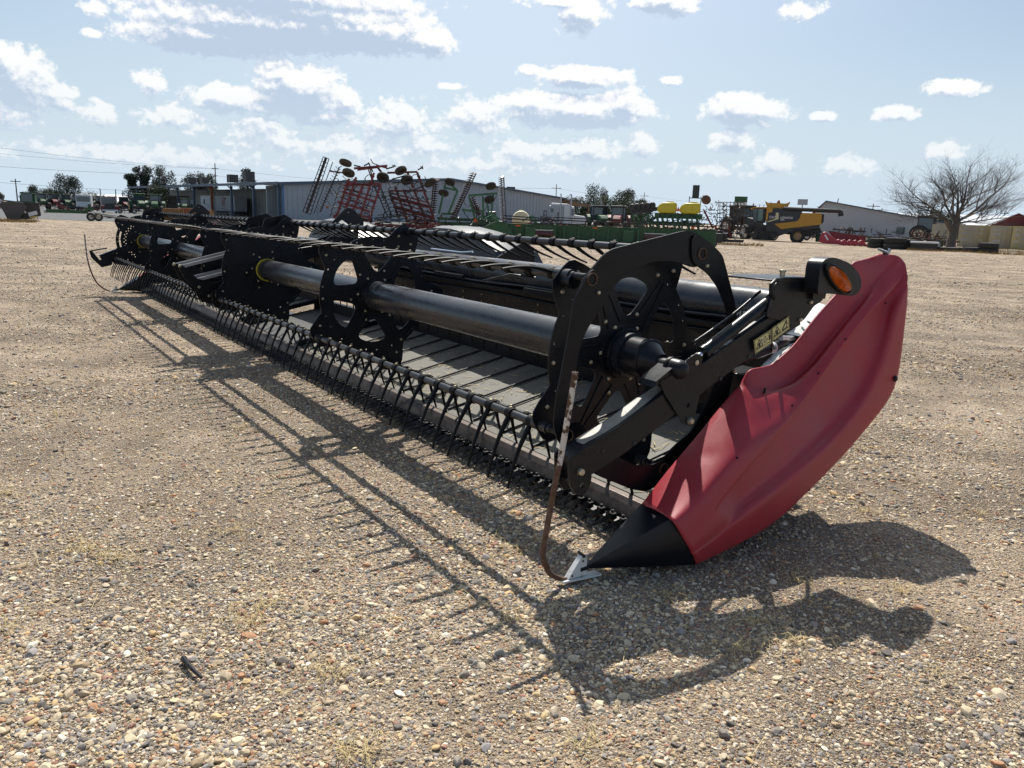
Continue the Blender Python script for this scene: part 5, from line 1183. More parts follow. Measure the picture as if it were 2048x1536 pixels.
# orange and yellow blades / buckets in front of the canopy
def bucket(label, az, d, w, h, m, rz, tilt=0):
    q = thing('loader_bucket', label, 'bucket', pol(az, d), rz, 'rusty buckets before the canopy')
    part('shell', MB().prism([(0, .05), (-.1, h*.6), (.1, h), (.5, h), (.35, h*.6), (.55, .25), (1.3, .1), (1.3, .0)], lambda y, z, t: (t, y, z), -w/2, w/2), m, q, None, None, .03)
    for s in (-1, 1): part('side_plate', MB().prism([(0, 0), (-.1, h*.6), (.1, h), (.6, h*.9), (1.3, .05)], lambda y, z, t: (t, y, z), s*w/2-.05, s*w/2+.05), ORG, q)
bucket('long orange-rimmed yellow bucket at the left', -23.7, 92, 2.0, 1.25, ORG, radians(20)); bucket('rust-brown bucket in the middle', -22.75, 94, 2.0, 1.35, RSTO, radians(40)); bucket('rusty yellow bucket at the right end', -21.75, 92, 1.8, 1.2, mat('rust_yellow', (.42, .24, .06), .7, col2=(.2, .08, .03), nscale=2), radians(18))
# trailers and vans standing in the shade of the canopy
def under(xl, yl): return tuple(WH.matrix_basis @ Vector((xl, yl, 0)))
WR = WH.rotation_euler.z
q = thing('box_trailer', 'white box trailer with a round emblem in the canopy shade', 'trailer', under(3.2, 36), WR); part('body', MB().bx(0, 2.5, -5.5, 5.5, .9, 3.9), mat('grey_white_box', (.42, .42, .43), .5), q)
mb = MB(); mb.lathe([(.72, -.02), (.92, -.02), (.92, .02), (.72, .02)], (-.04, .6, 2.75), (1, 0, 0), 20, 1); mb.beam((-.05, 1.2, 2.2), (-.05, 0, 3.3), .12, .04, 1); mb.bx(-.07, -.02, -.75, -.35, 3.2, 3.6, 0); mb.bx(-.05, -.02, -.6, 1.8, 1.3, 1.38, 0)
part('emblem', mb, [DARK, mat('emblem_red', (.3, .06, .05), .5)], q); part('frame', MB().bx(.2, 2.3, -5.5, 5.5, .55, .9), DARK, q); wheel(q, 'wheel', .2, -3.5, .5, .5, .3, RHUW, axis=(1, 0, 0)); wheel(q, 'wheel', .2, -2.3, .5, .5, .3, RHUW, axis=(1, 0, 0))
q = thing('white_van', 'tall white van left of the emblem trailer', 'van', under(2.6, 46), WR); part('body', MB().bx(0, 2.2, -3, 3, .6, 4.0), WHTM, q, None, None, .15); part('window', MB().bx(-.04, 0, .2, .9, 2.2, 3.2), GLS, q); wheel(q, 'wheel', .1, -1.8, .45, .45, .3, RHUW, axis=(1, 0, 0)); wheel(q, 'wheel', .1, 1.8, .45, .45, .3, RHUW, axis=(1, 0, 0))
q = thing('white_pickup', 'white truck nose left of the tall white van', 'truck', under(1.6, 56), WR); part('body', MB().bx(0, 2.0, -2.8, 2.6, .6, 1.8).bx(.1, 1.9, -.8, 1.4, 1.8, 3.0), WHTM, q, None, None, .1); part('window', MB().bx(.04, .1, -.6, 1.2, 1.9, 2.7), GLS, q); wheel(q, 'wheel', .1, -1.8, .45, .45, .3, RHUW, axis=(1, 0, 0))

# ---------------- folded red field cultivator (side elevation traced at real size)
def elev(az, d, px0, zoom, pxm, base):
    """sketch units -> metres in a plane facing the yard; x right, z up"""
    sx = 1538/(d*cos(radians(az))**2); sz = 1538/(d*cos(radians(az)))
    def f(x, y, t=0): return Vector(((x-px0)/zoom/sx, t, (base-y)/zoom/sz))
    return f
def cultivator_red():
    q = thing('field_cultivator', 'red folding cultivator with wings raised and tyres on top', 'cultivator', pol(-10.64, 62), radians(10.6))
    f = elev(-10.64, 62, 700, 4.655, 0, 718); W = .16
    def lattice(longs, cross, t, m, name, w=W):
        mb = MB()
        for a, b in longs+cross: mb.beam(f(*a, t), f(*b, t), w, w)
        for a, b in longs: mb.beam(f(*a, t+.5), f(*b, t+.5), w, w)
        part(name, mb, m, q)
    lattice([((515,250),(400,585)), ((580,235),(455,585)), ((640,300),(520,590)), ((740,190),(610,590)), ((800,285),(690,620))], [((470,310),(795,285)), ((455,365),(750,440)), ((415,455),(700,530)), ((370,575),(700,575)), ((560,160),(860,125)), ((590,170),(770,140)), ((490,290),(700,300))], -.4, REDP, 'left_wing')
    lattice([((880,340),(970,580)), ((930,290),(1050,620)), ((1010,320),(1140,620)), ((1050,170),(1230,620)), ((1140,165),(1320,630)), ((820,190),(770,130))], [((885,385),(1240,460)), ((890,400),(1245,475)), ((940,475),(1290,560)), ((945,492),(1295,575)), ((880,340),(1195,325)), ((860,180),(1140,160)), ((1150,590),(1310,600))], .6, REDP, 'right_wing', .15)
    mb = MB()
    for a, b in (((290,70),(100,550)), ((340,85),(165,575)), ((318,78),(132,562))): mb.path([f(*a), f(*b)], .035, 6)
    for k in range(14):
        t = k/13; a = Vector((290,70)).lerp(Vector((100,550)), t); b = Vector((340,85)).lerp(Vector((165,575)), t); mb.path([f(a.x, a.y, -.12), f(b.x, b.y, .12)], .03, 5)
    for k in range(6):
        o_ = (k-2.5)*.06; mb.path([f(315+o_*60, 75, o_), f(132+o_*60, 562, o_)], .018, 4)
    part('rolling_basket', mb, DARK, q)
    mb = MB(); mb.beam(f(372,108,.2), f(195,565,.2), .06, .06); mb.beam(f(430,150,.3), f(250,545,.3), .09, .09); mb.beam(f(340,180,.2), f(430,205,.3), .07, .07)
    for k in range(16):
        t = k/15; p_ = Vector((430,150)).lerp(Vector((250,545)), t); mb.path([f(p_.x, p_.y, .3), f(p_.x-22, p_.y+12, .3), f(p_.x-34, p_.y-8, .3)], .022, 4); mb.path([f(p_.x+2, p_.y, .3), f(p_.x+22, p_.y-10, .3)], .03, 4)
    part('harrow_section', mb, DARK, q)
    mb = MB()
    for a, b in (((745,310),(865,575)), ((795,300),(905,565)), ((700,130),(745,310)), ((740,590),(1010,555)), ((850,150),(925,125)), ((1140,145),(1180,125)), ((900,240),(1010,205)), ((905,270),(1140,245)), ((1050,350),(1225,270)), ((650,130),(700,105)), ((690,100),(730,180)), ((560,130),(620,140)), ((345,190),(480,200))): mb.beam(f(*a, .1), f(*b, .1), .10, .10)
    for k in range(12):
        t = k/11; p_ = Vector((745,310)).lerp(Vector((865,575)), t); mb.beam(f(p_.x, p_.y, 0), f(p_.x+45, p_.y-4, .2), .05, .05)
    part('centre_frame', mb, DARK, q)
    mb = MB(); rr = random.Random(17)
    for beams in ([((515,250),(400,585)), ((580,235),(455,585)), ((640,300),(520,590)), ((740,190),(610,590)), ((800,285),(690,620))], [((880,340),(970,580)), ((930,290),(1050,620)), ((1010,320),(1140,620)), ((1050,170),(1230,620)), ((1140,165),(1320,630))]):
        for a, b_ in beams:
            for k in range(7):
                t = (k+.5)/7; p_ = Vector(a).lerp(Vector(b_), t); mb.box(f(p_.x+rr.uniform(-6, 6), p_.y, rr.uniform(-.5, .7)), (.26, .3, .10)); q_ = f(p_.x, p_.y, .1); mb.path(smooth_curve([q_, q_+Vector((-.25, 0, .12)), q_+Vector((-.5, 0, .0)), q_+Vector((-.62, 0, -.28))], 5), .03, 4)
    for k in range(60):
        x, y = rr.uniform(400, 1320), rr.uniform(560, 705); a = rr.uniform(-.5, .5) if k % 3 else 1.4; L = rr.uniform(30, 130); mb.beam(f(x, y, rr.uniform(-.8, .8)), f(x+cos(a)*L, y-sin(a)*L*.6, rr.uniform(-.8, .8)), .07, .07)
    for k in range(12):
        x, y = rr.uniform(430, 1250), rr.uniform(190, 500); mb.path(smooth_curve([f(x, y, .1), f(x+40, y+35, .3), f(x+90, y+40, .1), f(x+120, y+5, 0)], 8), .025, 5)
    part('clamp_and_hose', mb, DARK, q)
    mb = MB()
    for k in range(26):
        x, y = rr.uniform(560, 1290), rr.uniform(590, 705); mb.beam(f(x, y, rr.uniform(-.6, .6)), f(x+rr.uniform(40, 140), y+rr.uniform(-14, 14), rr.uniform(-.6, .6)), .10, .10)
    for a, b_ in (((455,330),(760,400)), ((430,410),(720,490)), ((900,430),(1270,520)), ((900,360),(1230,430)), ((960,520),(1300,600)), ((690,160),(740,300)), ((760,120),(860,140)), ((870,185),(1000,170))): mb.beam(f(*a, .35), f(*b_, .35), .10, .10)
    part('cross_tube', mb, REDP, q)
    mb = MB()                                                   # curved shanks with sweeps
    for (x, y) in ((390,370), (430,280), (360,385), (340,480), (520,330), (600,430), (640,480), (430,470), (500,400), (560,350), (660,540), (480,520), (1010,440), (1080,380), (1160,490), (1200,400), (1000,540), (1250,520), (1220,230), (1190,305)):
        mb.path(smooth_curve([f(x+70, y+20, 0), f(x+40, y+22, 0), f(x+5, y+5, 0), f(x-18, y-28, 0)], 7), .035, 5)
    for a, b in (((710,70),(730,105)), ((730,105),(790,125)), ((915,130),(930,110)), ((905,115),(940,125)), ((1160,115),(1190,130)), ((1180,105),(1185,140))): mb.beam(f(*a, 0), f(*b, 0), .07, .07)
    part('shank', mb, DARK, q)
    part('base_frame', MB().beam(f(370,590), f(720,610), .22, .22).beam(f(560,650), f(1310,655), .26, .26).beam(f(700,690), f(1300,690), .2, .2).beam(f(640,600), f(640,700), .15, .15).beam(f(900,640,-.5), f(1300,700,-.9), .12, .12), REDP, q)
    for k, (x, y, ax) in enumerate(((485,112,(.25,.35,.9)), (512,200,(.25,.5,.85)), (820,225,(.2,.7,.7)), (982,160,(-.35,.45,.8)), (1040,238,(-.2,.6,.75)), (1252,255,(-.5,.45,.75)))):
        wheel(q, 'tyre', *f(x, y, -.3 if k % 2 else .1), .48, .26, DARK, RUBD if k in (0, 1, 3) else RUB, axis=ax); 
    for (x, y) in ((760, 700), (1100, 705), (520, 700)): wheel(q, 'tyre', *f(x, y, .2), .40, .25, RHUW)
    part('warning_lamp', MB().box(f(320, 505, -.2), (.22, .1, .18)), ORG, q)
cultivator_red()
def tillage_green():
    q = thing('disc_harrow', 'green folding disc harrow with upright gangs and white-edged discs', 'harrow', pol(-3.36, 66), radians(3.4))
    f = elev(-3.36, 66, 1640, 4.655, 0, 735)
    mb = MB()
    for a, b in (((1400,290),(1345,560)), ((1440,290),(1500,345)), ((1510,350),(1430,560)), ((1610,390),(1870,362)), ((1615,400),(1680,610)), ((1740,395),(1752,600)), ((1770,400),(1812,610)), ((1835,370),(1812,610)), ((1560,520),(1740,525)), ((1370,560),(1480,555)), ((1700,580),(1880,575)), ((1400,330),(1510,350))): mb.beam(f(*a), f(*b), .17, .17)
    part('wing_frame', mb, GRN2, q)
    mb = MB(); rr = random.Random(27)
    for k in range(70):
        x, y = rr.uniform(1330, 1890), rr.uniform(590, 730); a = rr.uniform(-.4, .4) if k % 3 else 1.4; L = rr.uniform(20, 90); mb.beam(f(x, y, rr.uniform(-.8, .8)), f(x+cos(a)*L, y-sin(a)*L*.6, rr.uniform(-.8, .8)), .07, .07)
    for k in range(8):
        x, y = rr.uniform(1380, 1820), rr.uniform(330, 520); mb.path(smooth_curve([f(x, y, .1), f(x+30, y+35, .3), f(x+60, y+40, .1), f(x+80, y+5, 0)], 8), .025, 5)
    part('hose_and_bracket', mb, DARK, q)
    part('base_frame', MB().beam(f(1330,600), f(1880,610), .22, .22).beam(f(1330,645), f(1890,640), .28, .28).beam(f(1550,510), f(1620,600), .08, .08), GRN, q)
    for (a, b, m, n, lead) in (((1318,250),(1290,555), RUST, 15, 0), ((1648,185),(1460,610), RUST, 22, 1), ((1640,400),(1715,560), RUST, 9, 0), ((1898,205),(1935,640), SILV, 24, 2)):
        A, B = Vector(a), Vector(b); d = (f(*b)-f(*a)).normalized(); mb = MB(); mb.path([f(*a), f(*b)], .04, 6); 
        off = 26 if lead else -22
        mb.beam(f(a[0]+off, a[1]+8, .1), f(b[0]+off, b[1], .1), .10, .10)
        for k in range(n):
            t = (k+.5)/n; c_ = f(*(A.lerp(B, t))); mb.lathe([(0, -.05), (.13, -.02), (.28, .03), (.28, .045), (.13, -.005), (0, -.03)], c_, (d+Vector((.22, .15, 0))).normalized(), 14, 1)
        part('disc_gang', mb, [m if m is RUST else DARK, SILV if m is SILV else RUST], q)
    for (x, y, ax) in ((1440,278,(.3,.5,.8)), (1385,375,(.2,.5,.85)), (1810,300,(-.2,.5,.8)), (1800,420,(-.2,.6,.75))): wheel(q, 'tyre', *f(x, y, -.2), .44, .25, DARK, RUB, axis=ax)
    part('slow_vehicle_sign', MB().prism([(1655, 622), (1700, 622), (1678, 583)], lambda x, y, t: f(x, y, t), -.35, -.32), ORS, q)
    part('carrier_frame', MB().beam(f(1600,690), f(1900,690), .2, .2).beam(f(1620,720,.3), f(1880,720,.3), .15, .3), DARK, q)
tillage_green()

# ---------------- white tank, flat truck, semi tractor
q = thing('spray_tank', 'cream plastic tank standing among the green headers', 'tank', pol(.25, 70), 0)
part('tank', MB().lathe([(0, -.9), (.45, -.86), (.72, -.7), (.78, -.5), (.78, .5), (.72, .7), (.45, .86), (0, .9)], (0, 0, 1.35), (0, 1, .0), 28), CREAM, q, None, 40); part('cradle', MB().bx(-.8, .8, -.7, .7, .4, .62).bx(-.75, -.65, -.6, .6, .0, .5).bx(.65, .75, -.6, .6, 0, .5), DARK, q); part('lid', MB().cyl((0, 0, 2.1), (0, 0, 2.2), .2, 12), CREAM, q)
q = thing('flatbed_truck', 'black flatbed truck behind the cream tank', 'truck', pol(.6, 95), radians(0)); part('bed', MB().bx(-3.5, 4.0, -.9, .9, 1.2, 1.42), DARK, q); part('cab', MB().prism([(-5.2, .6), (-5.2, 1.5), (-4.7, 2.1), (-3.6, 2.15), (-3.5, .6)], lambda x, z, t: (x, t, z), -.9, .9), mat('dark_blue_paint', (.02, .03, .05), .3), q, None, None, .1); wheel(q, 'wheel', -4.4, -.9, .5, .5, .3, RHUW); wheel(q, 'wheel', 2.6, -.9, .5, .5, .3, RHUW); part('rack', MB().bx(3.8, 3.9, -.8, .8, 1.4, 2.3), DARK, q)
def semi():
    q = thing('semi_truck', 'white semi truck with chrome stacks parked beside the warehouse', 'truck', pol(3.6, 100), radians(-2)); s = 1/15.6
    X = lambda px: (px-1130)*s
    part('sleeper', MB().bx(X(1093), X(1125), -1.2, 1.2, 1.0, 3.15), mat('sleeper_panel', (.42, .43, .44), .4), q, None, None, .12); part('roof_fairing', MB().prism([(X(1095), 3.1), (X(1098), 3.45), (X(1128), 3.4), (X(1142), 3.1)], lambda x, z, t: (x, t, z), -1.1, 1.1), WHTM, q, None, None, .06)
    c = part('cab', MB().bx(X(1120), X(1143), -1.2, 1.2, .9, 3.1), WHTM, q, None, None, .1); part('window', MB().bx(X(1135), X(1142), -1.24, -1.2, 2.0, 2.8), GLS, c); part('sleeper_window', MB().bx(X(1097), X(1102), -1.24, -1.2, 2.3, 2.8), GLS, q)
    part('hood', MB().prism([(X(1143), .9), (X(1143), 2.1), (X(1164), 1.95), (X(1168), 1.5), (X(1170), .9)], lambda x, z, t: (x, t, z), -.95, .95), WHTM, q, None, None, .12)
    for px in (1116, 1136): part('exhaust', MB().path([(X(px), -1.25, 1.4), (X(px), -1.25, 4.4), (X(px)-.08, -1.25, 4.6)], .08, 8), SILV, q)
    part('ladder_rack', MB().bx(X(1083), X(1084.5), -1.0, 1.0, 1.3, 2.5).bx(X(1089), X(1090), -1, 1, 1.3, 2.5).bx(X(1083), X(1090), -1.0, -.9, 2.4, 2.5).bx(X(1083), X(1090), -1.0, -.9, 1.9, 2.0), DARK, q); part('frame', MB().bx(X(1075), X(1168), -.6, .6, .6, .95), DARK, q)
    for px in (1084, 1097, 1160): wheel(q, 'wheel', X(px), -1.0, .52, .52, .32, RHUW)
semi()

# ---------------- green platform headers, left of the near reel arm
def green_header(label, az, d, L, rz):
    q = thing('green_header', label, 'header', pol(az, d), rz, 'green grain headers in a row')
    part('end_shield', MB().prism([(-1.3, .12), (-1.35, .55), (-.75, 1.0), (-.1, 1.3), (.35, 1.25), (.9, .5), (.8, .12)], lambda x, z, t: (x, t, z), -.08, .08), GRN, q, None, None, .05); part('end_shield', MB().prism([(L-.9, .12), (L-.8, .9), (L-.1, 1.25), (L+.3, 1.2), (L+.3, .12)], lambda x, z, t: (x, t, z), .5, .62), GRN, q, None, None, .05)
    part('back_frame', MB().bx(.3, L, .3, .5, .9, 1.15).bx(.3, L, .35, .45, .25, .95), GRN, q); part('trough', MB().bx(.3, L, -.3, .3, .2, .3), DARK, q)
    mb = MB()
    for k in range(int(L/.9)): mb.bx(.7+k*.9, .78+k*.9, .2, .32, .25, 1.05)
    part('brace', mb, GRN2, q); part('reel', MB().path([(.2, -.6, 1.45), (L, -.6, 1.35)], .04, 6).path([(.2, -.3, 1.6), (L, -.3, 1.5)], .035, 6).path([(.2, -.45, 1.25), (L, -.45, 1.15)], .035, 6), DARK, q)
    part('reel_arm', MB().beam((.1, .4, 1.2), (-.4, -.7, 1.5), .12, .14).path(smooth_curve([(.0, .3, 1.2), (-.3, 0, 1.65), (-.9, -.3, 1.3)], 8), .04, 6), GRN2, q); part('drive_box', MB().bx(L*.5, L*.5+.6, -.1, .3, .3, .95), GRN, q); part('reflector', MB().bx(L*.32, L*.32+.3, .22, .30, 1.0, 1.08), ORS, q); part('red_roller', MB().path([(L*.62, .25, .62), (L*.62+1.3, .25, .6)], .16, 10), mat('dull_red_roller', (.10, .045, .04), .6), q); part('silver_bar', MB().bx(L*.62, L*.62+1.3, .18, .25, .8, .86), SILV, q)
green_header('green grain header with its end shield left of the cream tank', -1.35, 47, 3.2, radians(2)); green_header('long green grain header reaching behind the near reel plate', 1.45, 48, 10.5, radians(-6))
tag(MB().bx(-2.2, 2.2, -.5, .5, .35, .95).path([(-1.6, -.55, .3), (-1.6, .55, .3)], .3, 12).path([(1.6, -.55, .3), (1.6, .55, .3)], .3, 12).obj('dark_bed', DARK, None, None, .05), 'low dark machine bed just right of the reel plate top', 'machine').location = pol(12.2, 52)

# ---------------- yellow-tank planter
def planter():
    q = thing('planter', 'green folded planter carrying two yellow seed tanks', 'planter', pol(11.3, 76), radians(-11.3)); s = 1/20.9
    X = lambda px: (px-1350)*s; Z = lambda py: (474-py)*s
    for a, b in ((1313, 1352), (1356, 1397)):
        part('seed_tank', MB().prism([(X(a), Z(417)), (X(a+4), Z(409)), (X(a+12), Z(404)), (X(b-2), Z(403.5)), (X(b), Z(407)), (X(b), Z(420)), (X(b-4), Z(424)), (X(a+5), Z(424))], lambda x, z, t: (x, t, z), -.9, .9), YEL, q, None, 40, .14)
        part('tank_lid', MB().cyl((X((a+b)/2+6), 0, Z(404)), (X((a+b)/2+6), 0, Z(401.5)), .38, 14), YEL, q)
    part('slow_vehicle_sign', MB().prism([(X(1351), Z(420)), (X(1358), Z(420)), (X(1354.5), Z(411))], lambda x, z, t: (x, t, z), -1.05, -1.02), mat('red_triangle', (.6, .06, .03), .5), q)
    part('frame', MB().bx(X(1310), X(1402), -.6, .6, Z(434), Z(424)).bx(X(1300), X(1400), -.3, .3, Z(446), Z(440)).beam((X(1290), 0, Z(432)), (X(1312), 0, Z(414)), .2, .2).beam((X(1276), 0, Z(450)), (X(1320), 0, Z(430)), .2, .2), GRN, q)
    mb = MB(); rr = random.Random(3)
    for k in range(14):
        x = X(1268+k*9.5); mb.beam((x, -.8, Z(430+rr.uniform(-3, 3))), (x+rr.uniform(.1, .5), -.9, Z(458)), .14, .2); mb.cyl((x+.3, -1.0, Z(462)), (x+.3, -.85, Z(462)), .36, 10); mb.beam((x, -.8, Z(440)), (x+.7, -.8, Z(446)), .08, .1)
    part('row_unit', mb, GRN, q)
    mb = MB()
    for k in range(5): mb.lathe([(0, -.08), (.30, -.08), (.34, 0), (.30, .08), (0, .08)], (X(1265+k*9.8), -.2, Z(415-k*1.2)), (.3, 1, 0), 14)
    mb.beam((X(1264), 0, Z(424)), (X(1316), 0, Z(416)), .45, .35); part('marker_discs', mb, DARK, q)
    mb = MB()
    for k in range(90):
        x, z = X(rr.uniform(1268, 1402)), Z(rr.uniform(424, 466)); a = rr.uniform(0, 3.1); L = rr.uniform(.2, .8); mb.beam((x, rr.uniform(-.9, .3), z), (x+cos(a)*L, rr.uniform(-.9, .3), z+sin(a)*L*.5), .06, .07)
    part('hose_and_bracket', mb, DARK, q)
    for px in (1322, 1340, 1368, 1386): wheel(q, 'wheel', X(px), -.9, .5, .5, .3, None)
    part('orange_flag', MB().bx(X(1383), X(1388), -1.2, -1.15, Z(456), Z(448)), ORS, q)
planter()
q = thing('sign_board', 'dark square board on two tall legs behind the planter', 'sign', pol(12.6, 110), radians(-12.6)); part('board', MB().bx(-.45, .45, -.1, .1, 4.9, 6.6), mat('dark_board', (.025, .04, .04), .5), q); part('leg', MB().bx(-.85, -.75, -.05, .05, 0, 5.1), DARK, q); part('leg', MB().bx(.7, .8, -.05, .05, 0, 5.1), DARK, q); part('crossbar', MB().bx(-.85, .8, -.05, .05, 4.85, 4.95), DARK, q)
q = thing('white_sign', 'small white sign on a post behind the combine auger', 'sign', pol(19.75, 150), radians(-19.7)); part('board', MB().bx(-.85, .85, -.1, .1, 5.4, 6.4), mat('grey_sign', (.4, .4, .4), .5), q); part('post', MB().bx(-.08, .08, -.08, .08, 0, 5.4), DARK, q)
q = thing('green_banner', 'green and white banner beside the dark cultivator', 'sign', pol(15.7, 120), radians(-15)); part('banner', MB().bx(-.9, .9, 0, .05, 3.4, 5.6), GRN, q); part('white_band', MB().bx(-.9, .9, -.03, 0, 4.3, 4.8), WHTM, q); part('post', MB().bx(-.05, .05, .05, .1, 0, 5.6), DARK, q)

# ---------------- dark folded cultivator right of the planter
def cultivator_dark():
    q = thing('field_cultivator', 'dark rusty folded cultivator between the planter and the combine', 'cultivator', pol(14.6, 65), radians(-14.6)); f = elev(14.6, 65, 350, 5.689, 0, 722); rr = random.Random(9)
    mb = MB()
    for k in range(8): x = 300+k*38; mb.beam(f(x, 268-k*1), f(x+30, 640), .05, .06)
    for k in range(8): y = 270+k*42; mb.beam(f(290-k*4, y, .2), f(565, y+rr.uniform(-8, 8), .2), .05, .05)
    part('harrow_lattice', mb, RUST, q)
    mb = MB()
    for _ in range(150):
        x, y = rr.uniform(110, 600), rr.uniform(300, 690)
        if x < 250 and y < 330: continue
        a = rr.uniform(0, 6.28); L = rr.uniform(20, 70); t = rr.uniform(-.8, .8); mb.beam(f(x, y, t), f(x+cos(a)*L, y+sin(a)*L*.7, t+rr.uniform(-.3, .3)), rr.uniform(.03, .07), .05)
    for _ in range(26):
        x, y = rr.uniform(110, 520), rr.uniform(230, 520); mb.path(smooth_curve([f(x, y, -.2), f(x+16, y-14, -.2), f(x+12, y-36, -.2), f(x-12, y-46, -.2)], 6), .025, 4)
    part('shank', mb, DARK, q)
    part('base_frame', MB().beam(f(60,690), f(600,685), .16, .2).beam(f(80,640), f(590,655), .14, .14).beam(f(270,560), f(600,600), .10, .10).beam(f(430,715), f(432,748,0), .06, .06).beam(f(560,700), f(565,745), .05, .05), DARK, q)
    mb = MB()
    for a, b in (((270,520),(300,640)), ((130,360),(250,560)), ((420,520),(450,650)), ((290,600),(440,590))): mb.beam(f(*a, -.3), f(*b, -.3), .14, .14)
    part('red_frame', mb, REDP, q)
    part('disc', MB().lathe([(0, -.1), (.32, -.06), (.38, 0), (.32, .06), (0, .1)], f(145, 250), (.2, 1, .3), 16), RUST, q); wheel(q, 'tyre', *f(160, 620, -.3), .45, .3, None); wheel(q, 'tyre', *f(330, 640, -.3), .45, .3, None)
    mb = MB()
    for k in range(10): mb.box(f(rr.uniform(330, 590), rr.uniform(480, 660), -.7), (rr.uniform(.12, .4), .03, rr.uniform(.03, .1)))
    part('bare_blade', mb, SILV, q)
cultivator_dark()

# ---------------- yellow combine
def combine():
    q = thing('yellow_combine', 'ochre and black tracked combine harvester with folded auger', 'combine', pol(18.93, 86), radians(-18.9)); f = elev(18.93, 86, 1090, 5.689, 0, 705)
    P = lambda x, y, t: f(x, y, t)
    part('grain_tank', MB().prism([(815,275), (850,292), (1050,296), (1095,275), (1058,352), (850,352)], P, -1.3, 1.3), CATY, q)
    part('black_body', MB().prism([(845,350), (1225,350), (1225,480), (1440,512), (1430,545), (1120,600), (1000,650), (860,600), (850,500)], P, -1.45, 1.45), mat('gloss_black', (.012, .014, .02), .25), q)
    part('side_panel', MB().prism([(945,515), (1185,482), (1215,450), (1225,390), (1445,392), (1452,508), (1020,572)], P, -1.54, 1.54), CATY, q, None, None, .03)
    part('front_panel', MB().prism([(845,345), (912,345), (905,395), (868,395), (862,480), (845,485)], P, -1.53, 1.53), CATY, q)
    part('pale_stripe', MB().prism([(950,395), (980,395), (985,465), (870,502), (865,492), (950,462)], P, -1.56, 1.56), mat('cream_stripe', (.60, .55, .36), .5), q)
    c = part('cab', MB().prism([(690,340), (840,342), (840,510), (735,505), (700,470)], P, -.85, .85), DARK, q); part('window', MB().prism([(752,360), (806,358), (806,485), (750,488)], P, -.90, .90), mat('green_glass', (.10, .19, .17), .12, spec=.7), c)
    part('windscreen', MB().prism([(688,362), (742,360), (742,500), (712,500), (692,450)], P, -.88, .88), GLS, c)
    part('cab_roof', MB().prism([(655,360), (700,340), (845,338), (845,352), (700,352), (665,366)], P, -.95, .95), CATY, q)
    part('unloading_auger', MB().path([P(1030, 352, -1.6), P(1240, 356, -1.6), P(1620, 362, -1.5), P(1650, 375, -1.5)], .20, 12).path([P(1640, 368, -1.5), P(1648, 415, -1.5)], [.22, .26], 10), DARK, q); part('green_tube', MB().path([P(1060, 345, -.6), P(1400, 352, -.6)], .10, 8), mat('pale_green', (.25, .34, .2), .5), q)
    part('chassis', MB().prism([(735,505), (1130,600), (1320,560), (1450,540), (1460,600), (1320,640), (760,600)], P, -1.0, 1.0), DARK, q); part('rear_chopper', MB().prism([(1440,395), (1472,400), (1475,480), (1455,505), (1446,500)], P, -1.3, 1.3), DARK, q); part('rear_gear', MB().beam(P(1280,600,-.5), P(1340,600,-.5), .25, .5).beam(P(1440,520,-.8), P(1360,600,-.5), .1, .1), DARK, q)
    for t in (-1.7, 1.2):
        tr = MB(); out = [(740, 602), (960, 602), (992, 625), (996, 655), (970, 690), (720, 690), (696, 660), (702, 625)]
        tr.prism([( (x-846)*.9+846, (y-648)*.75+648) for x, y in out], P, t+.02, t+.48)
        for i in range(len(out)):
            a, b = Vector(out[i]), Vector(out[(i+1) % 8]); n = max(2, int((b-a).length/14))
            for k in range(n): p1 = a.lerp(b, k/n); p2 = a.lerp(b, (k+.7)/n); tr.beam(P(p1.x, p1.y, t+.25), P(p2.x, p2.y, t+.25), .5, .10, upv=(0, 1, 0)) if False else tr.box((P(p1.x, p1.y, t+.25)+P(p2.x, p2.y, t+.25))/2, (.14, .5, .12))
        o = part('track', tr, RUB, q)
        part('track_wheel', MB().lathe([(0, -.1), (.32, -.1), (.36, -.02), (.36, .02), (0, .02)], P(740, 645, t), (0, 1, 0), 16).lathe([(0, -.1), (.30, -.1), (.34, -.02), (0, .02)], P(945, 645, t), (0, 1, 0), 16).lathe([(0, -.1), (.18, -.1), (0, .02)], P(840, 665, t), (0, 1, 0), 12), DARK, o)
    for t in (-1.5, 1.5): wheel(q, 'rear_wheel', *P(1210, 638, t), .72, .5, mat('tan_rim', (.42, .27, .13), .5), lugs=20)
    lt = MB(); text_mesh('CAT', .32, lambda x, y, t: (P(880, 458, 0).x+x*1.05, -1.575-t, P(0, 458, 0).z+y), lt, 0, .01); text_mesh('LEXION', .29, lambda x, y, t: (P(1000, 458, 0).x+x*1.15, -1.47-t, P(0, 458, 0).z+y), lt, 0, .01, .3); lt.bx(P(1005, 472, 0).x, P(1050, 472, 0).x, -1.48, -1.46, P(0, 474, 0).z, P(0, 468, 0).z)
    part('lettering', lt, LETT, q)
    part('cone_top', MB().prism([(945,290), (955,262), (975,258), (985,290)], P, -.3, .3), RSTO, q); part('mirror', MB().beam(P(760, 345, -1.0), P(758, 310, -1.0), .05, .05).beam(P(808, 345, -1.0), P(806, 312, -1.0), .05, .05), DARK, q)
combine()
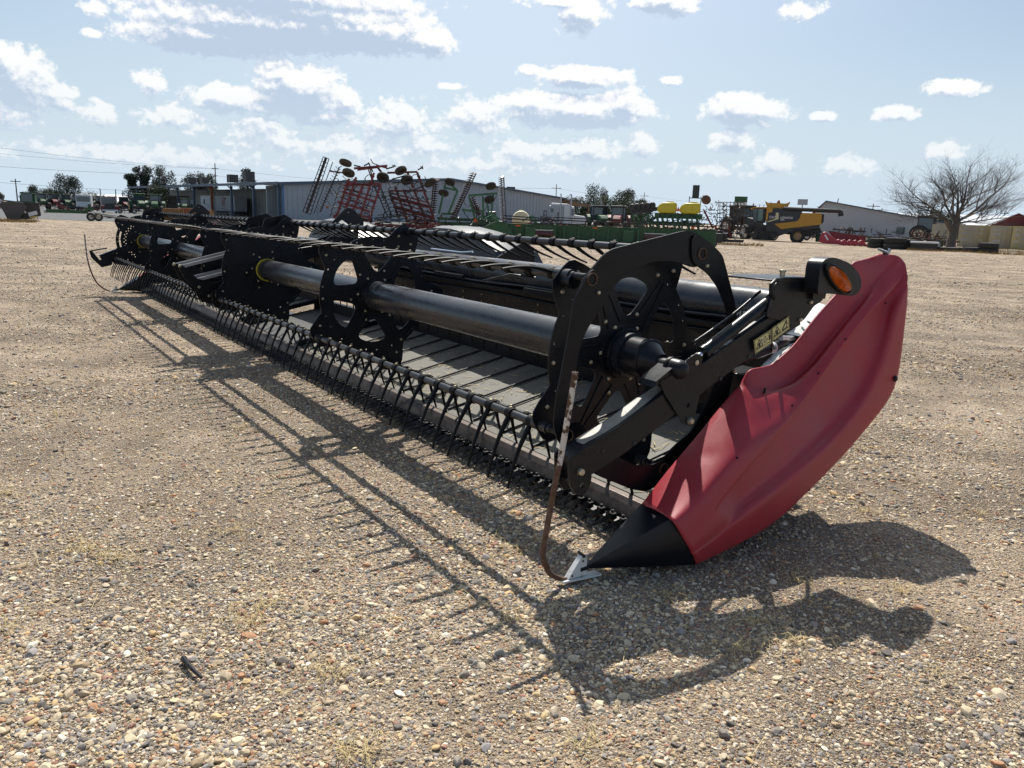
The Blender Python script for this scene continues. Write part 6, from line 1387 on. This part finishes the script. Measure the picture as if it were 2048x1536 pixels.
# ---------------- red corn header, green header end, tyres, bin
def corn_header():
    q = thing('corn_header', 'red corn header with pointed snouts behind the end shield', 'header', pol(22.54, 78), radians(-22.5)); f = elev(22.54, 78, 1730, 5.689, 0, 748); P = lambda x, y, t: f(x, y, t)
    sn = mat('corn_red', (.33, .03, .045), .4, noise=.3)
    part('end_snout', MB().prism([(1468,720), (1475,660), (1500,612), (1530,605), (1680,700), (1740,735), (1560,738)], P, -.6, -.1), sn, q, None, None, .05); part('end_stripe', MB().prism([(1520,640), (1535,635), (1575,690), (1560,700)], P, -.64, -.60), WHTM, q)
    part('trough', MB().prism([(1560,600), (1980,640), (1985,690), (1640,690)], P, .3, .9), REDP, q); part('back_rail', MB().beam(P(1560,600,.9), P(1990,650,.9), .1, .1).beam(P(1600,575,1.2), P(1980,590,1.2), .12, .12), DARK, q)
    for k in range(5): x = 1660+k*62; part('snout', MB().prism([(x, 690), (x+30, 680), (x+115, 742), (x+90, 748), (x+20, 738)], P, -.7+k*.02, -.2), sn, q, None, None, .04)
    part('end_snout', MB().prism([(1900,645), (1985,690), (1970,735), (1930,700)], P, .1, .3), sn, q)
corn_header()
q = thing('green_header', 'dark green header end left of the red corn header', 'header', pol(21.1, 86), radians(-21)); part('end_shield', MB().prism([(-.4, .1), (-.45, .95), (.2, .85), (.9, .5), (.5, .1)], lambda x, z, t: (x, t, z), 0, .8), GRN, q, None, None, .05); part('auger', MB().path([(0, .6, .7), (4, 1.2, .7)], .15, 8), DARK, q)
def tyre_stack(az, d, r, w, n, label, lean=0):
    for k in range(n):
        q = thing('farm_tyre', label[k], 'tyre', pol(az, d, w*(k+.5)), 0, 'big tractor tyres lying flat')
        q.rotation_euler = (0, 0, k*.3); wheel(q, 'casing', 0, 0, 0, r, w, None, axis=(0, 0, 1), lugs=26)
tyre_stack(24.65, 73, .72, .40, 2, ['lower tyre of the stack right of the corn header', 'upper tyre of the stack right of the corn header'])
tyre_stack(25.75, 72, .85, .46, 2, ['lower tyre of the tallest middle stack', 'upper tyre of the tallest middle stack'])
tyre_stack(26.5, 73.5, .7, .40, 2, ['lower tyre of the stack beside the white-lidded bin', 'upper tyre of the stack beside the white-lidded bin'])
tyre_stack(28.8, 72, .8, .32, 1, ['single wide tyre lying just left of the bare tree']); tyre_stack(29.5, 73, .7, .34, 1, ['single tyre lying just right of the bare tree'])
tyre_stack(31.0, 71, .72, .40, 2, ['lower tyre of the weedy stack at the right', 'upper tyre of the weedy stack at the right']); tyre_stack(30.2, 71, .7, .42, 1, ['single tyre left of the weedy stack'])
q = thing('storage_bin', 'long black bin with a white lid between the tyres', 'bin', pol(27.45, 71), radians(-27.4)); part('body', MB().prism([(-.95, .05), (-1.0, .55), (1.0, .55), (.95, .05)], lambda x, z, t: (x, t, z), 0, 1.1), DARK, q, None, None, .04); part('lid', MB().bx(-1.02, 1.02, -.05, 1.15, .56, .70), WHTM, q, None, None, .03)
q = thing('spare_wheel', 'pale wheel disc leaning behind the white-lidded bin', 'wheel', pol(28.25, 78), radians(-20)); wheel(q, 'tyre', 0, 0, .42, .42, .2, RHUW, RUBD, axis=(.7, 1, 0)); part('hub', MB().cyl((0, -.15, .42), (0, .15, .42), .1, 10), SILV, q)
q = thing('white_car', 'small white car parked beside the pale building', 'car', pol(24.0, 140), radians(60)); part('body', MB().prism([(-2, .3), (-2, .8), (-1.2, .95), (-.7, 1.4), (.8, 1.4), (1.4, .95), (2.1, .85), (2.1, .3)], lambda x, z, t: (x, t, z), -.85, .85), WHTM, q, None, None, .06); part('window', MB().prism([(-.95, .95), (-.6, 1.32), (.75, 1.32), (1.15, .95)], lambda x, z, t: (x, t, z), -.88, .88), GLS, q); wheel(q, 'wheel', -1.2, -.85, .32, .32, .2, RHUW); wheel(q, 'wheel', 1.3, -.85, .32, .32, .2, RHUW)
# assorted dark implements filling the line behind (each its own)
rr = random.Random(21)
names = [('grain_auger', 'dark low auger', 'auger'), ('seed_drill', 'dark parked drill frame', 'drill'), ('chisel_plough', 'rusty plough frame', 'plough')]
spots = [(22.6, 100, 'behind the snouts of the corn header'), (23.4, 104, 'before the door of the metal building'), (24.4, 110, 'left of the green tractor'), (26.6, 112, 'between the green tractor and the scrub'), (27.3, 96, 'behind the white-lidded bin'), (28.1, 94, 'just left of the containers'), (16.9, 92, 'left of the combine tracks'), (9.9, 84, 'below the planter frame'), (8.9, 82, 'left of the planter frame'), (-6.8, 80, 'between the red and green tillage machines'), (-2.0, 84, 'right of the green disc harrow'), (2.0, 80, 'in front of the semi truck'), (5.2, 84, 'right of the semi truck'), (20.9, 100, 'behind the combine auger spout'), (-29.6, 170, 'before the red tractors'), (-28.2, 168, 'left of the red-fendered truck'), (-26.4, 150, 'right of the red-fendered truck')]
for k, (az, d, where) in enumerate(spots):
    nm, lb, ct = names[k % 3]; q = thing(nm, lb+' '+where, ct, pol(az, d), radians(-az)+rr.uniform(-.3, .3), 'small implements along the back of the yard')
    mb = MB(); w = 2.2
    for _ in range(16): x, z = rr.uniform(-w, w), rr.uniform(.2, 1.3); a = rr.choice((0, 0, 1.2, 1.57, 2.2)); L = rr.uniform(.3, 1.3); mb.beam((x, rr.uniform(-.5, .5), z), (x+cos(a)*L, rr.uniform(-.5, .5), min(1.7, z+sin(a)*L)), .09, .09)
    mb.beam((-w, 0, .55), (w, 0, .55), .16, .16); part('frame', mb, [DARK, RUST, DARK, REDP][k % 4], q)
    mb = MB()
    for x in (-1.4, -.7, 0, .7, 1.4): mb.path(smooth_curve([(x, 0, .55), (x+.2, 0, .75), (x+.3, 0, .35), (x+.1, 0, .05)], 6), .04, 5)
    part('tine_row', mb, DARK, q); wheel(q, 'wheel', -1.1, -.5, .4, .4, .25, RHUW); wheel(q, 'wheel', 1.1, -.5, .4, .4, .25, RHUW)
